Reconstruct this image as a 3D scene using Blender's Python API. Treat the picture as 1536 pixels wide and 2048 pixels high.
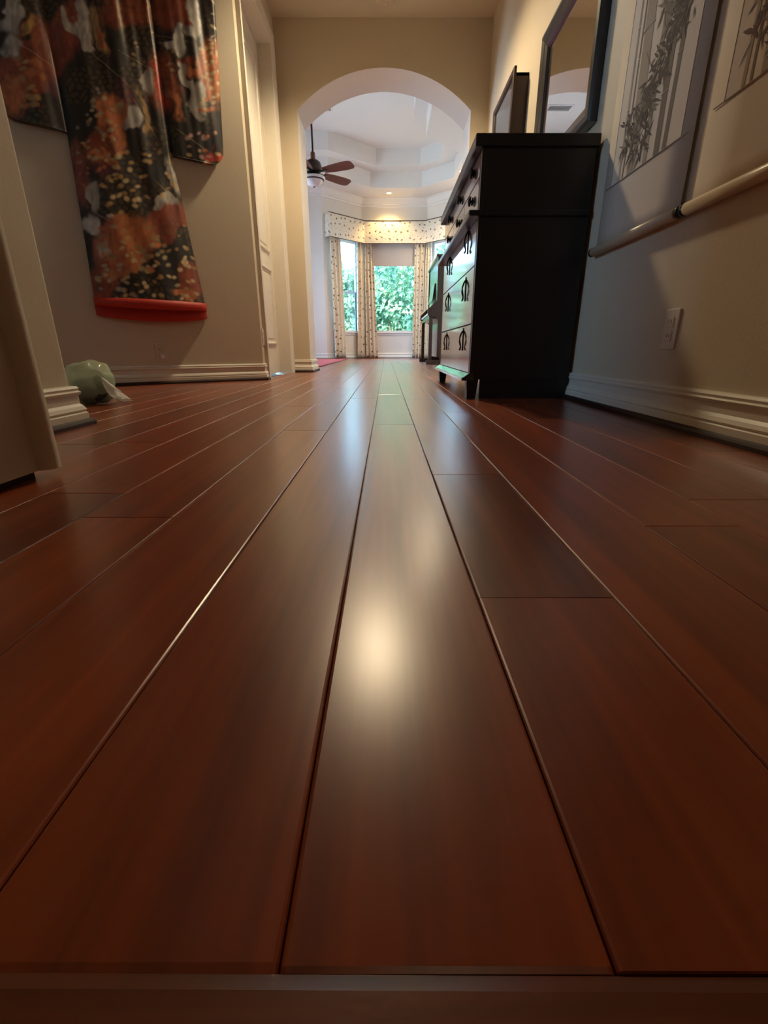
import bpy, bmesh, math, random
import numpy as np
from mathutils import Vector, Matrix, noise

# ------------------------------------------------------------------ clear
for o in list(bpy.data.objects):
    bpy.data.objects.remove(o, do_unlink=True)
scene = bpy.context.scene
COL = scene.collection
random.seed(7)
PI = math.pi

# ------------------------------------------------------------------ camera
FPX = 915.0                      # focal length in pixels of the 1536 x 2048 frame
CAM_H = 0.22
PITCH = math.atan((1024 - 697) / FPX)
cam_d = bpy.data.cameras.new('camera')
cam = bpy.data.objects.new('camera', cam_d)
COL.objects.link(cam)
cam_d.sensor_fit = 'VERTICAL'
cam_d.sensor_height = 24.0
cam_d.sensor_width = 18.0
cam_d.lens = FPX * 24.0 / 2048.0
cam_d.shift_x = -4.0 / 2048.0
cam_d.clip_start = 0.01
cam_d.clip_end = 300
cam.location = (0, 0, CAM_H)
cam.rotation_euler = (PI / 2 - PITCH, 0, 0)
scene.camera = cam

# ------------------------------------------------------------------ view, world, sun
scene.view_settings.view_transform = 'Standard'
scene.view_settings.look = 'None'
scene.view_settings.gamma = 1.0
scene.view_settings.use_curve_mapping = False
scene.view_settings.exposure = 0.58

world = bpy.data.worlds.new('sky')
scene.world = world
world.use_nodes = True
wb = world.node_tree.nodes['Background']
wb.inputs[0].default_value = (0.40, 0.67, 1.0, 1)
wb.inputs[1].default_value = 16.0

sun_d = bpy.data.lights.new('sun', 'SUN')
sun_d.energy = 20.0
sun_d.angle = math.radians(1.0)
sun_d.color = (1.0, 0.95, 0.86)
sun = bpy.data.objects.new('sun', sun_d)
COL.objects.link(sun)
sun.rotation_euler = (math.radians(38), math.radians(-20), 0)   # shines down and away from the house

LAMP_WARM = (1.0, 0.79, 0.50)
HALL_LAMP_W = 165.0
ROOM_LAMP_W = 105.0

# window daylight portals (guide the sky light through the three bay windows)
def portal(loc, rotz, w, h_):
    d_ = bpy.data.lights.new('window_portal', 'AREA')
    d_.shape = 'RECTANGLE'
    d_.size = w
    d_.size_y = h_
    d_.cycles.is_portal = True
    o = bpy.data.objects.new('window_portal', d_)
    COL.objects.link(o)
    o.location = loc
    o.rotation_euler = (-PI / 2, 0, rotz)
    return o

# ------------------------------------------------------------------ bay geometry used by several builders
B0, B1, B2, B3 = Vector((-1.30, 10.73)), Vector((-0.53, 11.50)), Vector((0.90, 11.50)), Vector((1.60, 10.80))
portal((0.15, 11.62, 1.3), 0, 1.2, 1.5)
portal((-0.915 - .09, 11.115 + .09, 1.5), math.radians(45), 0.8, 1.9)
portal((1.25 + .09, 11.15 + .09, 1.5), math.radians(-45), 0.8, 1.9)
portal((-4.06, 8.2, 1.45), math.radians(90), 2.3, 2.3)
portal((-2.66, 1.15, 1.6), math.radians(90), 0.70, 0.64)

# ================================================================== materials
MATS = {}
def new_mat(name):
    m = bpy.data.materials.new(name)
    m.use_nodes = True
    MATS[name] = m
    return m, m.node_tree, m.node_tree.nodes['Principled BSDF']

def simple(name, col, rough=0.5, metal=0.0, bump=0.0, bscale=200.0, var=0.0, vscale=3.0, coat=0.0, spec=0.5, trans=0.0, emit=None, estr=0.0, sub=0.0):
    m, nt, b = new_mat(name)
    b.inputs['Base Color'].default_value = (*col, 1)
    b.inputs['Roughness'].default_value = rough
    b.inputs['Metallic'].default_value = metal
    b.inputs['Specular IOR Level'].default_value = spec
    b.inputs['Coat Weight'].default_value = coat
    b.inputs['Coat Roughness'].default_value = 0.08
    if trans:
        b.inputs['Transmission Weight'].default_value = trans
    if emit:
        b.inputs['Emission Color'].default_value = (*emit, 1)
        b.inputs['Emission Strength'].default_value = estr
    geo = nt.nodes.new('ShaderNodeNewGeometry')
    if var > 0:
        n = nt.nodes.new('ShaderNodeTexNoise')
        n.inputs['Scale'].default_value = vscale
        n.inputs['Detail'].default_value = 4
        nt.links.new(geo.outputs['Position'], n.inputs['Vector'])
        mx = nt.nodes.new('ShaderNodeMixRGB')
        mx.inputs[1].default_value = (*[c * (1 - var) for c in col], 1)
        mx.inputs[2].default_value = (*[min(1, c * (1 + var)) for c in col], 1)
        nt.links.new(n.outputs['Fac'], mx.inputs[0])
        nt.links.new(mx.outputs[0], b.inputs['Base Color'])
    if bump > 0:
        n2 = nt.nodes.new('ShaderNodeTexNoise')
        n2.inputs['Scale'].default_value = bscale
        n2.inputs['Detail'].default_value = 3
        nt.links.new(geo.outputs['Position'], n2.inputs['Vector'])
        bp = nt.nodes.new('ShaderNodeBump')
        bp.inputs['Strength'].default_value = bump
        bp.inputs['Distance'].default_value = 0.002
        nt.links.new(n2.outputs['Fac'], bp.inputs['Height'])
        nt.links.new(bp.outputs[0], b.inputs['Normal'])
    return m

def wood_mat(name, dark, light, rough=0.2, axis='Y', rand=0.6, bump=0.15, coat=0.0, stretch=0.06, scale=30.0):
    """streaky grain running along one axis, tone shifted per object"""
    m, nt, b = new_mat(name)
    N, L = nt.nodes, nt.links
    geo = N.new('ShaderNodeNewGeometry')
    info = N.new('ShaderNodeObjectInfo')
    off = N.new('ShaderNodeVectorMath'); off.operation = 'MULTIPLY_ADD'
    comb = N.new('ShaderNodeCombineXYZ')
    for k in range(3):
        L.new(info.outputs['Random'], comb.inputs[k])
    off.inputs[1].default_value = (37, 53, 19)
    L.new(comb.outputs[0], off.inputs[0])
    L.new(geo.outputs['Position'], off.inputs[2])
    mp = N.new('ShaderNodeMapping')
    sc = {'X': (stretch, 1, 1), 'Y': (1, stretch, 1), 'Z': (1, 1, stretch)}[axis]
    mp.inputs['Scale'].default_value = sc
    L.new(off.outputs[0], mp.inputs['Vector'])
    n1 = N.new('ShaderNodeTexNoise'); n1.inputs['Scale'].default_value = scale; n1.inputs['Detail'].default_value = 2.5
    n1.inputs['Distortion'].default_value = 0.6
    L.new(mp.outputs[0], n1.inputs['Vector'])
    n2 = N.new('ShaderNodeTexNoise'); n2.inputs['Scale'].default_value = scale * 4; n2.inputs['Detail'].default_value = 1
    L.new(mp.outputs[0], n2.inputs['Vector'])
    add = N.new('ShaderNodeMath'); add.operation = 'MULTIPLY_ADD'
    add.inputs[1].default_value = 0.30
    L.new(n2.outputs['Fac'], add.inputs[0]); L.new(n1.outputs['Fac'], add.inputs[2])
    add2 = N.new('ShaderNodeMath'); add2.operation = 'MULTIPLY_ADD'
    add2.inputs[1].default_value = rand
    L.new(info.outputs['Random'], add2.inputs[0]); L.new(add.outputs[0], add2.inputs[2])
    mr = N.new('ShaderNodeMapRange')
    mr.inputs['From Min'].default_value = 0.38; mr.inputs['From Max'].default_value = 0.92 + rand
    L.new(add2.outputs[0], mr.inputs['Value'])
    mx = N.new('ShaderNodeMixRGB')
    mx.inputs[1].default_value = (*dark, 1); mx.inputs[2].default_value = (*light, 1)
    L.new(mr.outputs[0], mx.inputs[0]); L.new(mx.outputs[0], b.inputs['Base Color'])
    b.inputs['Roughness'].default_value = rough
    b.inputs['Coat Weight'].default_value = coat
    b.inputs['Coat Roughness'].default_value = rough
    # fine hammered sheen of the finish
    n3 = N.new('ShaderNodeTexNoise'); n3.inputs['Scale'].default_value = 260; n3.inputs['Detail'].default_value = 2
    L.new(geo.outputs['Position'], n3.inputs['Vector'])
    bp = N.new('ShaderNodeBump'); bp.inputs['Strength'].default_value = bump; bp.inputs['Distance'].default_value = 0.0006
    L.new(n3.outputs['Fac'], bp.inputs['Height']); L.new(bp.outputs[0], b.inputs['Normal'])
    L.new(bp.outputs[0], b.inputs['Coat Normal'])
    return m

M_WALL = simple('hall_paint', (0.66, 0.575, 0.435), 0.6, bump=0.25, bscale=160, var=0.04)
M_ROOM = simple('room_paint', (0.80, 0.76, 0.70), 0.65, bump=0.2, bscale=160, var=0.03)
M_CEIL = simple('ceiling_paint', (0.68, 0.60, 0.48), 0.8, bump=0.35, bscale=120)
M_RCEIL = simple('room_ceiling_paint', (0.80, 0.77, 0.73), 0.8, bump=0.3, bscale=120)
M_TRIM = simple('white_trim', (0.78, 0.73, 0.63), 0.32)
M_RTRIM = simple('room_trim', (0.85, 0.83, 0.80), 0.4)
M_FLOOR = wood_mat('cherry_planks', (0.085, 0.0135, 0.0045), (0.44, 0.086, 0.022), rough=0.278, rand=0.34, bump=0.018, coat=0.7, stretch=0.05)
M_THRESH = wood_mat('threshold_wood', (0.040, 0.010, 0.004), (0.22, 0.065, 0.026), rough=0.3, axis='X', rand=0.0, bump=0.12, stretch=0.05, scale=40)
M_SUB = simple('joint_filler', (0.02, 0.008, 0.005), 0.8)
M_SHOE = simple('shoe_wood', (0.030, 0.008, 0.005), 0.55)
M_BLACK = simple('black_lacquer', (0.010, 0.008, 0.008), 0.35, var=0.2, vscale=8)
M_DRAWER = simple('drawer_lacquer', (0.016, 0.014, 0.015), 0.20, spec=1.0, coat=1.0)
M_MOLD = simple('molding_lacquer', (0.010, 0.009, 0.010), 0.3, spec=0.5)
M_IRON = simple('black_iron', (0.012, 0.011, 0.011), 0.45, metal=0.6)
M_MIRROR = simple('mirror_glass', (0.86, 0.87, 0.86), 0.015, metal=1.0)
M_MFRAME = simple('mirror_frame', (0.012, 0.013, 0.015), 0.28, coat=0.4)
M_BOXWOOD = simple('box_frame_wood', (0.035, 0.014, 0.009), 0.4, var=0.2, vscale=20)
M_BOXGLASS = simple('box_frame_glass', (0.045, 0.05, 0.06), 0.03, spec=1.0)
M_PAPER = simple('scroll_mount', (0.68, 0.59, 0.48), 0.75, bump=0.15, bscale=300, var=0.04, vscale=6)
M_PAPER2 = simple('scroll_painting_paper', (0.70, 0.62, 0.52), 0.75, var=0.05, vscale=9)
M_INK_D = simple('ink_dark', (0.07, 0.055, 0.055), 0.8)
M_INK_M = simple('ink_mid', (0.20, 0.165, 0.13), 0.8)
M_INK_L = simple('ink_wash', (0.38, 0.32, 0.245), 0.8)
M_INK_R = simple('ink_maroon', (0.13, 0.06, 0.065), 0.8)
M_ROLL = simple('roller_cream', (0.70, 0.58, 0.40), 0.35)
M_PLASTIC = simple('outlet_plastic', (0.72, 0.66, 0.56), 0.35)
M_RPLASTIC = simple('room_outlet_plastic', (0.85, 0.84, 0.82), 0.35)
M_SLOT = simple('outlet_slot', (0.03, 0.03, 0.03), 0.6)
M_RED = simple('kimono_red_lining', (0.52, 0.026, 0.010), 0.55, var=0.15, vscale=20)
M_RUG = simple('red_rug', (0.50, 0.10, 0.11), 0.95, bump=0.6, bscale=400, var=0.12, vscale=30)
M_FANWOOD = simple('fan_blade_wood', (0.15, 0.055, 0.03), 0.4, var=0.2, vscale=15)
M_BRONZE = simple('fan_bronze', (0.03, 0.018, 0.013), 0.4, metal=0.5)
M_BOWL = simple('fan_glass_bowl', (0.86, 0.87, 0.9), 0.35)
M_PIANO = simple('piano_wood', (0.050, 0.020, 0.010), 0.22, var=0.25, vscale=12, coat=0.3)
M_IVORY = simple('piano_keys_white', (0.82, 0.82, 0.80), 0.3)
M_EBONY = simple('piano_keys_black', (0.012, 0.012, 0.012), 0.3)
M_SHADE = simple('roller_shade', (0.62, 0.53, 0.47), 0.9, bump=0.2, bscale=500)
M_WFRAME = simple('window_frame', (0.42, 0.55, 0.72), 0.4)
M_WWHITE = simple('window_white', (0.85, 0.86, 0.88), 0.4)
M_EXT = simple('outside_ground', (0.55, 0.52, 0.46), 0.95, var=0.25, vscale=4)
M_DOT = simple('detector_plastic', (0.70, 0.62, 0.50), 0.5)
M_BULB = simple('recessed_bulb', (1, 0.9, 0.7), 0.5, emit=(1.0, 0.80, 0.50), estr=5.0)
M_CAN = simple('recessed_trim', (0.85, 0.82, 0.75), 0.4)
M_CORD = simple('dark_cord', (0.05, 0.045, 0.04), 0.6)
M_PIPING = simple('brown_piping', (0.06, 0.035, 0.02), 0.7)
M_VENT = simple('vent_metal', (0.62, 0.60, 0.58), 0.45)
M_STONE = simple('bag_contents', (0.05, 0.06, 0.045), 0.8)
M_STEM = simple('hedge_stem', (0.10, 0.07, 0.045), 0.9)

# leaf: bright two-tone green with light passing through
def leaf_mat():
    m, nt, b = new_mat('hedge_leaf')
    N, L = nt.nodes, nt.links
    geo = N.new('ShaderNodeNewGeometry')
    n = N.new('ShaderNodeTexNoise'); n.inputs['Scale'].default_value = 2.2; n.inputs['Detail'].default_value = 6
    L.new(geo.outputs['Position'], n.inputs['Vector'])
    r = N.new('ShaderNodeValToRGB')
    r.color_ramp.elements[0].position = 0.38; r.color_ramp.elements[0].color = (0.085, 0.21, 0.125, 1)
    r.color_ramp.elements[1].position = 0.68; r.color_ramp.elements[1].color = (0.31, 0.47, 0.26, 1)
    L.new(n.outputs['Fac'], r.inputs[0]); L.new(r.outputs[0], b.inputs['Base Color'])
    b.inputs['Roughness'].default_value = 0.3
    tr = N.new('ShaderNodeBsdfTranslucent')
    L.new(r.outputs[0], tr.inputs['Color'])
    mx = N.new('ShaderNodeMixShader'); mx.inputs[0].default_value = 0.3
    L.new(b.outputs[0], mx.inputs[1]); L.new(tr.outputs[0], mx.inputs[2])
    L.new(mx.outputs[0], N['Material Output'].inputs['Surface'])
    return m
M_LEAF = leaf_mat()

# thin window glass: mostly clear, a little mirror
def glass_mat():
    m, nt, b = new_mat('window_glass')
    N, L = nt.nodes, nt.links
    t = N.new('ShaderNodeBsdfTransparent'); t.inputs[0].default_value = (0.93, 0.97, 0.98, 1)
    g = N.new('ShaderNodeBsdfGlossy'); g.inputs['Roughness'].default_value = 0.02
    f = N.new('ShaderNodeFresnel'); f.inputs[0].default_value = 1.45
    mx = N.new('ShaderNodeMixShader')
    L.new(f.outputs[0], mx.inputs[0]); L.new(t.outputs[0], mx.inputs[1]); L.new(g.outputs[0], mx.inputs[2])
    L.new(mx.outputs[0], N['Material Output'].inputs['Surface'])
    return m
M_GLASS = glass_mat()

# thin coloured plastic film
def film_mat(name, col, alpha, rough=0.25):
    m, nt, b = new_mat(name)
    N, L = nt.nodes, nt.links
    t = N.new('ShaderNodeBsdfTransparent'); t.inputs[0].default_value = (*[0.5 + 0.5 * c for c in col], 1)
    b.inputs['Base Color'].default_value = (*col, 1)
    b.inputs['Roughness'].default_value = rough
    tl = N.new('ShaderNodeBsdfTranslucent'); tl.inputs[0].default_value = (*col, 1)
    m1 = N.new('ShaderNodeMixShader'); m1.inputs[0].default_value = 0.35
    L.new(b.outputs[0], m1.inputs[1]); L.new(tl.outputs[0], m1.inputs[2])
    mx = N.new('ShaderNodeMixShader'); mx.inputs[0].default_value = alpha
    L.new(t.outputs[0], mx.inputs[1]); L.new(m1.outputs[0], mx.inputs[2])
    L.new(mx.outputs[0], N['Material Output'].inputs['Surface'])
    return m
M_BAG = film_mat('green_bag_film', (0.82, 0.95, 0.72), 0.40, 0.16)
M_FLAP = film_mat('clear_flap_film', (0.95, 0.95, 0.92), 0.7, 0.16)

# cream cloth with scattered small flower sprigs (uv in metres)
def floral_mat(name, base):
    m, nt, b = new_mat(name)
    N, L = nt.nodes, nt.links
    uv = N.new('ShaderNodeUVMap'); uv.uv_map = 'UVMap'
    def dots(scale, r0, r1, rnd):
        v = N.new('ShaderNodeTexVoronoi'); v.inputs['Scale'].default_value = scale
        v.voronoi_dimensions = '2D'
        v.inputs['Randomness'].default_value = rnd
        L.new(uv.outputs[0], v.inputs['Vector'])
        nz = N.new('ShaderNodeTexNoise'); nz.inputs['Scale'].default_value = 90
        L.new(uv.outputs[0], nz.inputs['Vector'])
        s = N.new('ShaderNodeMath'); s.operation = 'MULTIPLY_ADD'; s.inputs[1].default_value = 0.12
        L.new(nz.outputs['Fac'], s.inputs[0]); L.new(v.outputs['Distance'], s.inputs[2])
        mr = N.new('ShaderNodeMapRange'); mr.inputs['From Min'].default_value = r0; mr.inputs['From Max'].default_value = r1
        mr.inputs['To Min'].default_value = 1; mr.inputs['To Max'].default_value = 0
        L.new(s.outputs[0], mr.inputs['Value'])
        return mr, v
    d1, v1 = dots(7.0, 0.16, 0.21, 0.45)
    d2, v2 = dots(11.0, 0.13, 0.17, 0.95)
    mx = N.new('ShaderNodeMixRGB'); mx.inputs[1].default_value = (*base, 1); mx.inputs[2].default_value = (0.40, 0.31, 0.17, 1)
    L.new(d2.outputs[0], mx.inputs[0])
    cr = N.new('ShaderNodeMixRGB'); cr.inputs[1].default_value = (0.16, 0.12, 0.08, 1); cr.inputs[2].default_value = (0.30, 0.21, 0.12, 1)
    L.new(v1.outputs['Color'], cr.inputs[0])
    mx2 = N.new('ShaderNodeMixRGB'); L.new(d1.outputs[0], mx2.inputs[0]); L.new(mx.outputs[0], mx2.inputs[1]); L.new(cr.outputs[0], mx2.inputs[2])
    L.new(mx2.outputs[0], b.inputs['Base Color'])
    b.inputs['Roughness'].default_value = 0.85
    return m
M_FLORAL = floral_mat('floral_cloth', (0.84, 0.76, 0.63))

def attr_mat(name, attr, rough, sheen=0.0):
    m, nt, b = new_mat(name)
    a = nt.nodes.new('ShaderNodeAttribute'); a.attribute_name = attr
    nt.links.new(a.outputs['Color'], b.inputs['Base Color'])
    b.inputs['Roughness'].default_value = rough
    b.inputs['Specular IOR Level'].default_value = 0.6
    geo = nt.nodes.new('ShaderNodeNewGeometry')
    n2 = nt.nodes.new('ShaderNodeTexNoise'); n2.inputs['Scale'].default_value = 500
    nt.links.new(geo.outputs['Position'], n2.inputs['Vector'])
    bp = nt.nodes.new('ShaderNodeBump'); bp.inputs['Strength'].default_value = 0.2; bp.inputs['Distance'].default_value = 0.001
    nt.links.new(n2.outputs['Fac'], bp.inputs['Height']); nt.links.new(bp.outputs[0], b.inputs['Normal'])
    return m
M_KIMONO = attr_mat('kimono_silk', 'print', 0.42)

# ================================================================== mesh helpers
class MB:
    """collects verts and faces; build() links them as ONE mesh object"""
    def __init__(self):
        self.v, self.f, self.m, self.s, self.uv = [], [], [], [], {}
    def quad(self, pts, mi=0):
        b = len(self.v); self.v += [tuple(p) for p in pts]
        self.f.append(tuple(range(b, b + len(pts)))); self.m.append(mi); self.s.append(False); return self
    def box(self, x0, x1, y0, y1, z0, z1, mi=0):
        b = len(self.v)
        self.v += [(x0, y0, z0), (x1, y0, z0), (x1, y1, z0), (x0, y1, z0), (x0, y0, z1), (x1, y0, z1), (x1, y1, z1), (x0, y1, z1)]
        for q in ((0, 3, 2, 1), (4, 5, 6, 7), (0, 1, 5, 4), (1, 2, 6, 5), (2, 3, 7, 6), (3, 0, 4, 7)):
            self.f.append(tuple(b + i for i in q)); self.m.append(mi); self.s.append(False)
        return self
    def hexa(self, pts8, mi=0):
        b = len(self.v); self.v += [tuple(p) for p in pts8]
        for q in ((0, 3, 2, 1), (4, 5, 6, 7), (0, 1, 5, 4), (1, 2, 6, 5), (2, 3, 7, 6), (3, 0, 4, 7)):
            self.f.append(tuple(b + i for i in q)); self.m.append(mi); self.s.append(False)
        return self
    def grid(self, P, closed_u=False, smooth=True, mi=0):
        """P[i][j] points"""
        b = len(self.v); n, k = len(P), len(P[0])
        for r in P:
            self.v += [tuple(p) for p in r]
        for i in range(n if closed_u else n - 1):
            i2 = (i + 1) % n
            for j in range(k - 1):
                self.f.append((b + i * k + j, b + i2 * k + j, b + i2 * k + j + 1, b + i * k + j + 1))
                self.m.append(mi); self.s.append(smooth)
        return self
    def tube(self, path, r, n=8, mi=0, cap=True):
        path = [Vector(p) for p in path]; rings = []
        rr = r if isinstance(r, (list, tuple)) else [r] * len(path)
        up = Vector((0, 0, 1))
        for i, p in enumerate(path):
            t = (path[min(i + 1, len(path) - 1)] - path[max(i - 1, 0)]).normalized()
            a = t.cross(up)
            if a.length < 1e-4: a = t.cross(Vector((1, 0, 0)))
            a.normalize(); c = t.cross(a).normalized()
            rings.append([p + (a * math.cos(2 * PI * k / n) + c * math.sin(2 * PI * k / n)) * rr[i] for k in range(n)])
        b = len(self.v)
        for rg in rings: self.v += [tuple(q) for q in rg]
        for i in range(len(rings) - 1):
            for k in range(n):
                k2 = (k + 1) % n
                self.f.append((b + i * n + k, b + i * n + k2, b + (i + 1) * n + k2, b + (i + 1) * n + k)); self.m.append(mi); self.s.append(True)
        if cap:
            self.f.append(tuple(b + k for k in range(n))); self.m.append(mi); self.s.append(False)
            e = b + (len(rings) - 1) * n
            self.f.append(tuple(e + k for k in reversed(range(n)))); self.m.append(mi); self.s.append(False)
        return self
    def lathe(self, prof, origin=(0, 0, 0), axis=(0, 0, 1), n=20, mi=0):
        ax = Vector(axis).normalized(); o = Vector(origin)
        a = ax.orthogonal().normalized(); c = ax.cross(a)
        b = len(self.v); k = len(prof)
        for i in range(n):
            d_ = a * math.cos(2 * PI * i / n) + c * math.sin(2 * PI * i / n)
            self.v += [tuple(o + d_ * r + ax * z) for r, z in prof]
        for i in range(n):
            i2 = (i + 1) % n
            for j in range(k - 1):
                self.f.append((b + i * k + j, b + i2 * k + j, b + i2 * k + j + 1, b + i * k + j + 1)); self.m.append(mi); self.s.append(True)
        return self
    def sweep(self, path, prof, side=1, mi=0, closed_prof=True, smooth=False):
        """sweep profile [(offset, z)] along a 2-D path; offset goes to the left (side=1) of travel"""
        path = [Vector(p) for p in path]
        rows = []
        for i, p in enumerate(path):
            if 0 < i < len(path) - 1:
                d0 = (p - path[i - 1]).normalized(); d1 = (path[i + 1] - p).normalized()
            else:
                d0 = d1 = ((path[1] - p) if i == 0 else (p - path[i - 1])).normalized()
            n0 = Vector((-d0.y, d0.x)) * side; n1 = Vector((-d1.y, d1.x)) * side
            mt = (n0 + n1)
            mt = mt / max(0.25, mt.dot(n0))
            rows.append([(p.x + mt.x * o, p.y + mt.y * o, z) for o, z in prof])
        b = len(self.v); k = len(prof)
        for r in rows: self.v += r
        kk = k if closed_prof else k - 1
        for i in range(len(rows) - 1):
            for j in range(kk):
                j2 = (j + 1) % k
                self.f.append((b + i * k + j, b + (i + 1) * k + j, b + (i + 1) * k + j2, b + i * k + j2)); self.m.append(mi); self.s.append(smooth)
        if closed_prof:
            self.f.append(tuple(b + j for j in range(k))); self.m.append(mi); self.s.append(False)
            e = b + (len(rows) - 1) * k
            self.f.append(tuple(e + j for j in reversed(range(k)))); self.m.append(mi); self.s.append(False)
        return self
    def mesh(self, name, mats):
        me = bpy.data.meshes.new(name)
        me.from_pydata(self.v, [], self.f)
        mats = mats if isinstance(mats, (list, tuple)) else [mats]
        for m in mats: me.materials.append(m)
        me.polygons.foreach_set('material_index', self.m)
        me.polygons.foreach_set('use_smooth', self.s)
        bm = bmesh.new(); bm.from_mesh(me)
        bmesh.ops.recalc_face_normals(bm, faces=bm.faces[:])
        bm.to_mesh(me); bm.free()
        me.update()
        return me
    def build(self, name, mats, parent=None, bevel=0.0, seg=2):
        o = bpy.data.objects.new(name, self.mesh(name, mats))
        COL.objects.link(o)
        if parent is not None: attach(o, parent)
        if bevel > 0:
            md = o.modifiers.new('bevel', 'BEVEL'); md.width = bevel; md.segments = seg; md.limit_method = 'ANGLE'; md.angle_limit = math.radians(40)
        return o

def world_loc(o):
    l = o.location.copy()
    while o.parent is not None:
        o = o.parent; l = l + o.location
    return l
def attach(o, parent):
    o.parent = parent
    # every parent here is unrotated: keep the child's coordinates in world space
    o.matrix_parent_inverse = Matrix.Translation(-ORIG.get(parent.name, Vector((0, 0, 0))))
ORIG = {}
def empty(name, loc):
    o = bpy.data.objects.new(name, None)
    o.empty_display_size = 0.1
    o.location = loc
    COL.objects.link(o)
    ORIG[o.name] = Vector(loc)
    return o
def tag(o, label, cat, group=None):
    o['label'] = label; o['category'] = cat
    if group: o['group'] = group
    return o
def struct(o):
    o['kind'] = 'structure'
    return o

def slab_wall(name, p0, p1, z0, z1, thick, mat, holes=(), side=1):
    """a wall from p0 to p1 (its visible face), thickness away from the room; holes = (a0,a1,z0,z1) along it"""
    p0, p1 = Vector(p0), Vector(p1); L = (p1 - p0).length; dr = (p1 - p0) / L
    nr = Vector((-dr.y, dr.x)) * side * thick
    xs = sorted({0, L, *[h_[0] for h_ in holes], *[h_[1] for h_ in holes]})
    zs = sorted({z0, z1, *[h_[2] for h_ in holes], *[h_[3] for h_ in holes]})
    mb = MB()
    for a, b in zip(xs, xs[1:]):
        for c, d_ in zip(zs, zs[1:]):
            if any(h_[0] <= a and b <= h_[1] and h_[2] <= c and d_ <= h_[3] for h_ in holes): continue
            A = p0 + dr * a; Bq = p0 + dr * b
            mb.hexa([(A.x, A.y, c), (Bq.x, Bq.y, c), (Bq.x + nr.x, Bq.y + nr.y, c), (A.x + nr.x, A.y + nr.y, c),
                     (A.x, A.y, d_), (Bq.x, Bq.y, d_), (Bq.x + nr.x, Bq.y + nr.y, d_), (A.x + nr.x, A.y + nr.y, d_)])
    return struct(mb.build(name, mat))

# ================================================================== dimensions
RX, LX = 0.858, -0.906            # hall side walls
LX2 = -0.936                      # short wall end nearest the camera
HC = 2.70                         # hall ceiling
AY0, AY1 = 4.75, 5.13             # arch wall
KA = Vector((-0.906, 3.55)); KD = Vector((-0.794, -0.608)).normalized(); KN = Vector((-KD.y, KD.x))
if KN.y > 0: KN = -KN
KEND = KA + KD * 2.13             # far end of the slanted wall
PY = 1.405                        # end of the short left wall
RC1, RC2, RC3 = 3.25, 3.52, 3.80  # tray ceiling levels
RLX, RRX = -4.0, 1.65             # far room side walls

# ================================================================== floor: planks
base = MB()
base.box(-4.1, 1.8, -1.6, 11.6, -0.10, -0.014)
floor = struct(base.build('floor', M_SUB))
PW = 0.127; SEAM0 = -0.0405
def plank_mesh():
    w = PW / 2 - 0.0004; bv = 0.0016; mb = MB()
    prof = [(-w, -0.014), (-w, -bv), (-w + bv * 0.5, -bv * 0.3), (-w + bv * 1.4, 0), (w - bv * 1.4, 0), (w - bv * 0.5, -bv * 0.3), (w, -bv), (w, -0.014)]
    ys = [(-0.5, 1), (-0.4985, 0), (0.4985, 0), (0.5, 1)]
    rows = [[(x, y, z - (0.0009 if e and z > -0.01 else 0)) for x, z in prof] for y, e in ys]
    mb.grid(rows, smooth=False)
    k = len(prof)
    mb.f.append(tuple(range(k))); mb.m.append(0); mb.s.append(False)
    mb.f.append(tuple(3 * k + j for j in reversed(range(k)))); mb.m.append(0); mb.s.append(False)
    return mb.mesh('plank', M_FLOOR)
PM = plank_mesh()
JOINTS = {0: [1.415], 1: [0.377, 0.822], 2: [1.709], -1: [2.19], -2: [1.306], -3: [0.593]}
prng = random.Random(3)
def lay(col, y0, y1, joints=()):
    x = SEAM0 + PW * (col + 0.5)
    cuts = [y0] + [j for j in joints if y0 < j < y1]
    while y1 - cuts[-1] > 1.9:
        cuts.append(cuts[-1] + prng.uniform(0.85, 1.7))
    cuts.append(y1)
    for a, b in zip(cuts, cuts[1:]):
        o = bpy.data.objects.new('plank', PM); COL.objects.link(o)
        o.location = (x, (a + b) / 2, prng.uniform(-0.0003, 0))
        o.scale = (1, b - a - 0.0006, 1)
        o.rotation_euler = (0, math.radians(prng.uniform(-0.12, 0.12)), 0)
        o.parent = floor
for c in range(-7, 7):
    y1 = 11.44 if c >= -4 else 11.0
    lay(c, 0.103, y1, JOINTS.get(c, [prng.uniform(0.5, 1.2)]))
for c in range(7, 13):
    lay(c, AY1, 10.8 if c > 9 else 11.3)
for c in range(-20, -7):
    x = SEAM0 + PW * (c + 0.5)
    yk = KA.y + (x - KA.x) * KD.y / KD.x
    lay(c, 0.25 if c < -8 else PY - 0.02, max(PY + .2, min(3.6, yk)))
for c in range(-9, -7):
    lay(c, AY1, 10.7)
# doorway threshold board lying across the foreground
th = MB()
pr = [(-0.20, -0.014), (-0.20, 0.004), (0.085, 0.004), (0.097, 0.0025), (0.103, -0.001), (0.103, -0.014)]
b0 = len(th.v)
rows = [[(x, y + 0.0045 * -x, z) for y, z in pr] for x in (-1.0, 1.0)]
th.grid(rows, smooth=False)
th.f.append(tuple(range(6))); th.m.append(0); th.s.append(False)
th.f.append(tuple(range(6, 12))); th.m.append(0); th.s.append(False)
struct(th.build('trim_1', M_THRESH))

# ================================================================== walls
slab_wall('wall_right', (RX, -1.5), (RX, AY0), -0.02, HC, 0.12, M_WALL, side=-1)
slab_wall('wall_front', (-1.3, -1.5), (RX + .1, -1.5), -0.02, HC, 0.1, M_WALL, side=-1)
# left hall wall near the camera, ends in a free corner
lw = MB(); lw.box(-1.06, LX2, 0.20, PY, -0.02, HC)
struct(lw.build('wall_left', M_WALL, bevel=0.015, seg=3))
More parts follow.
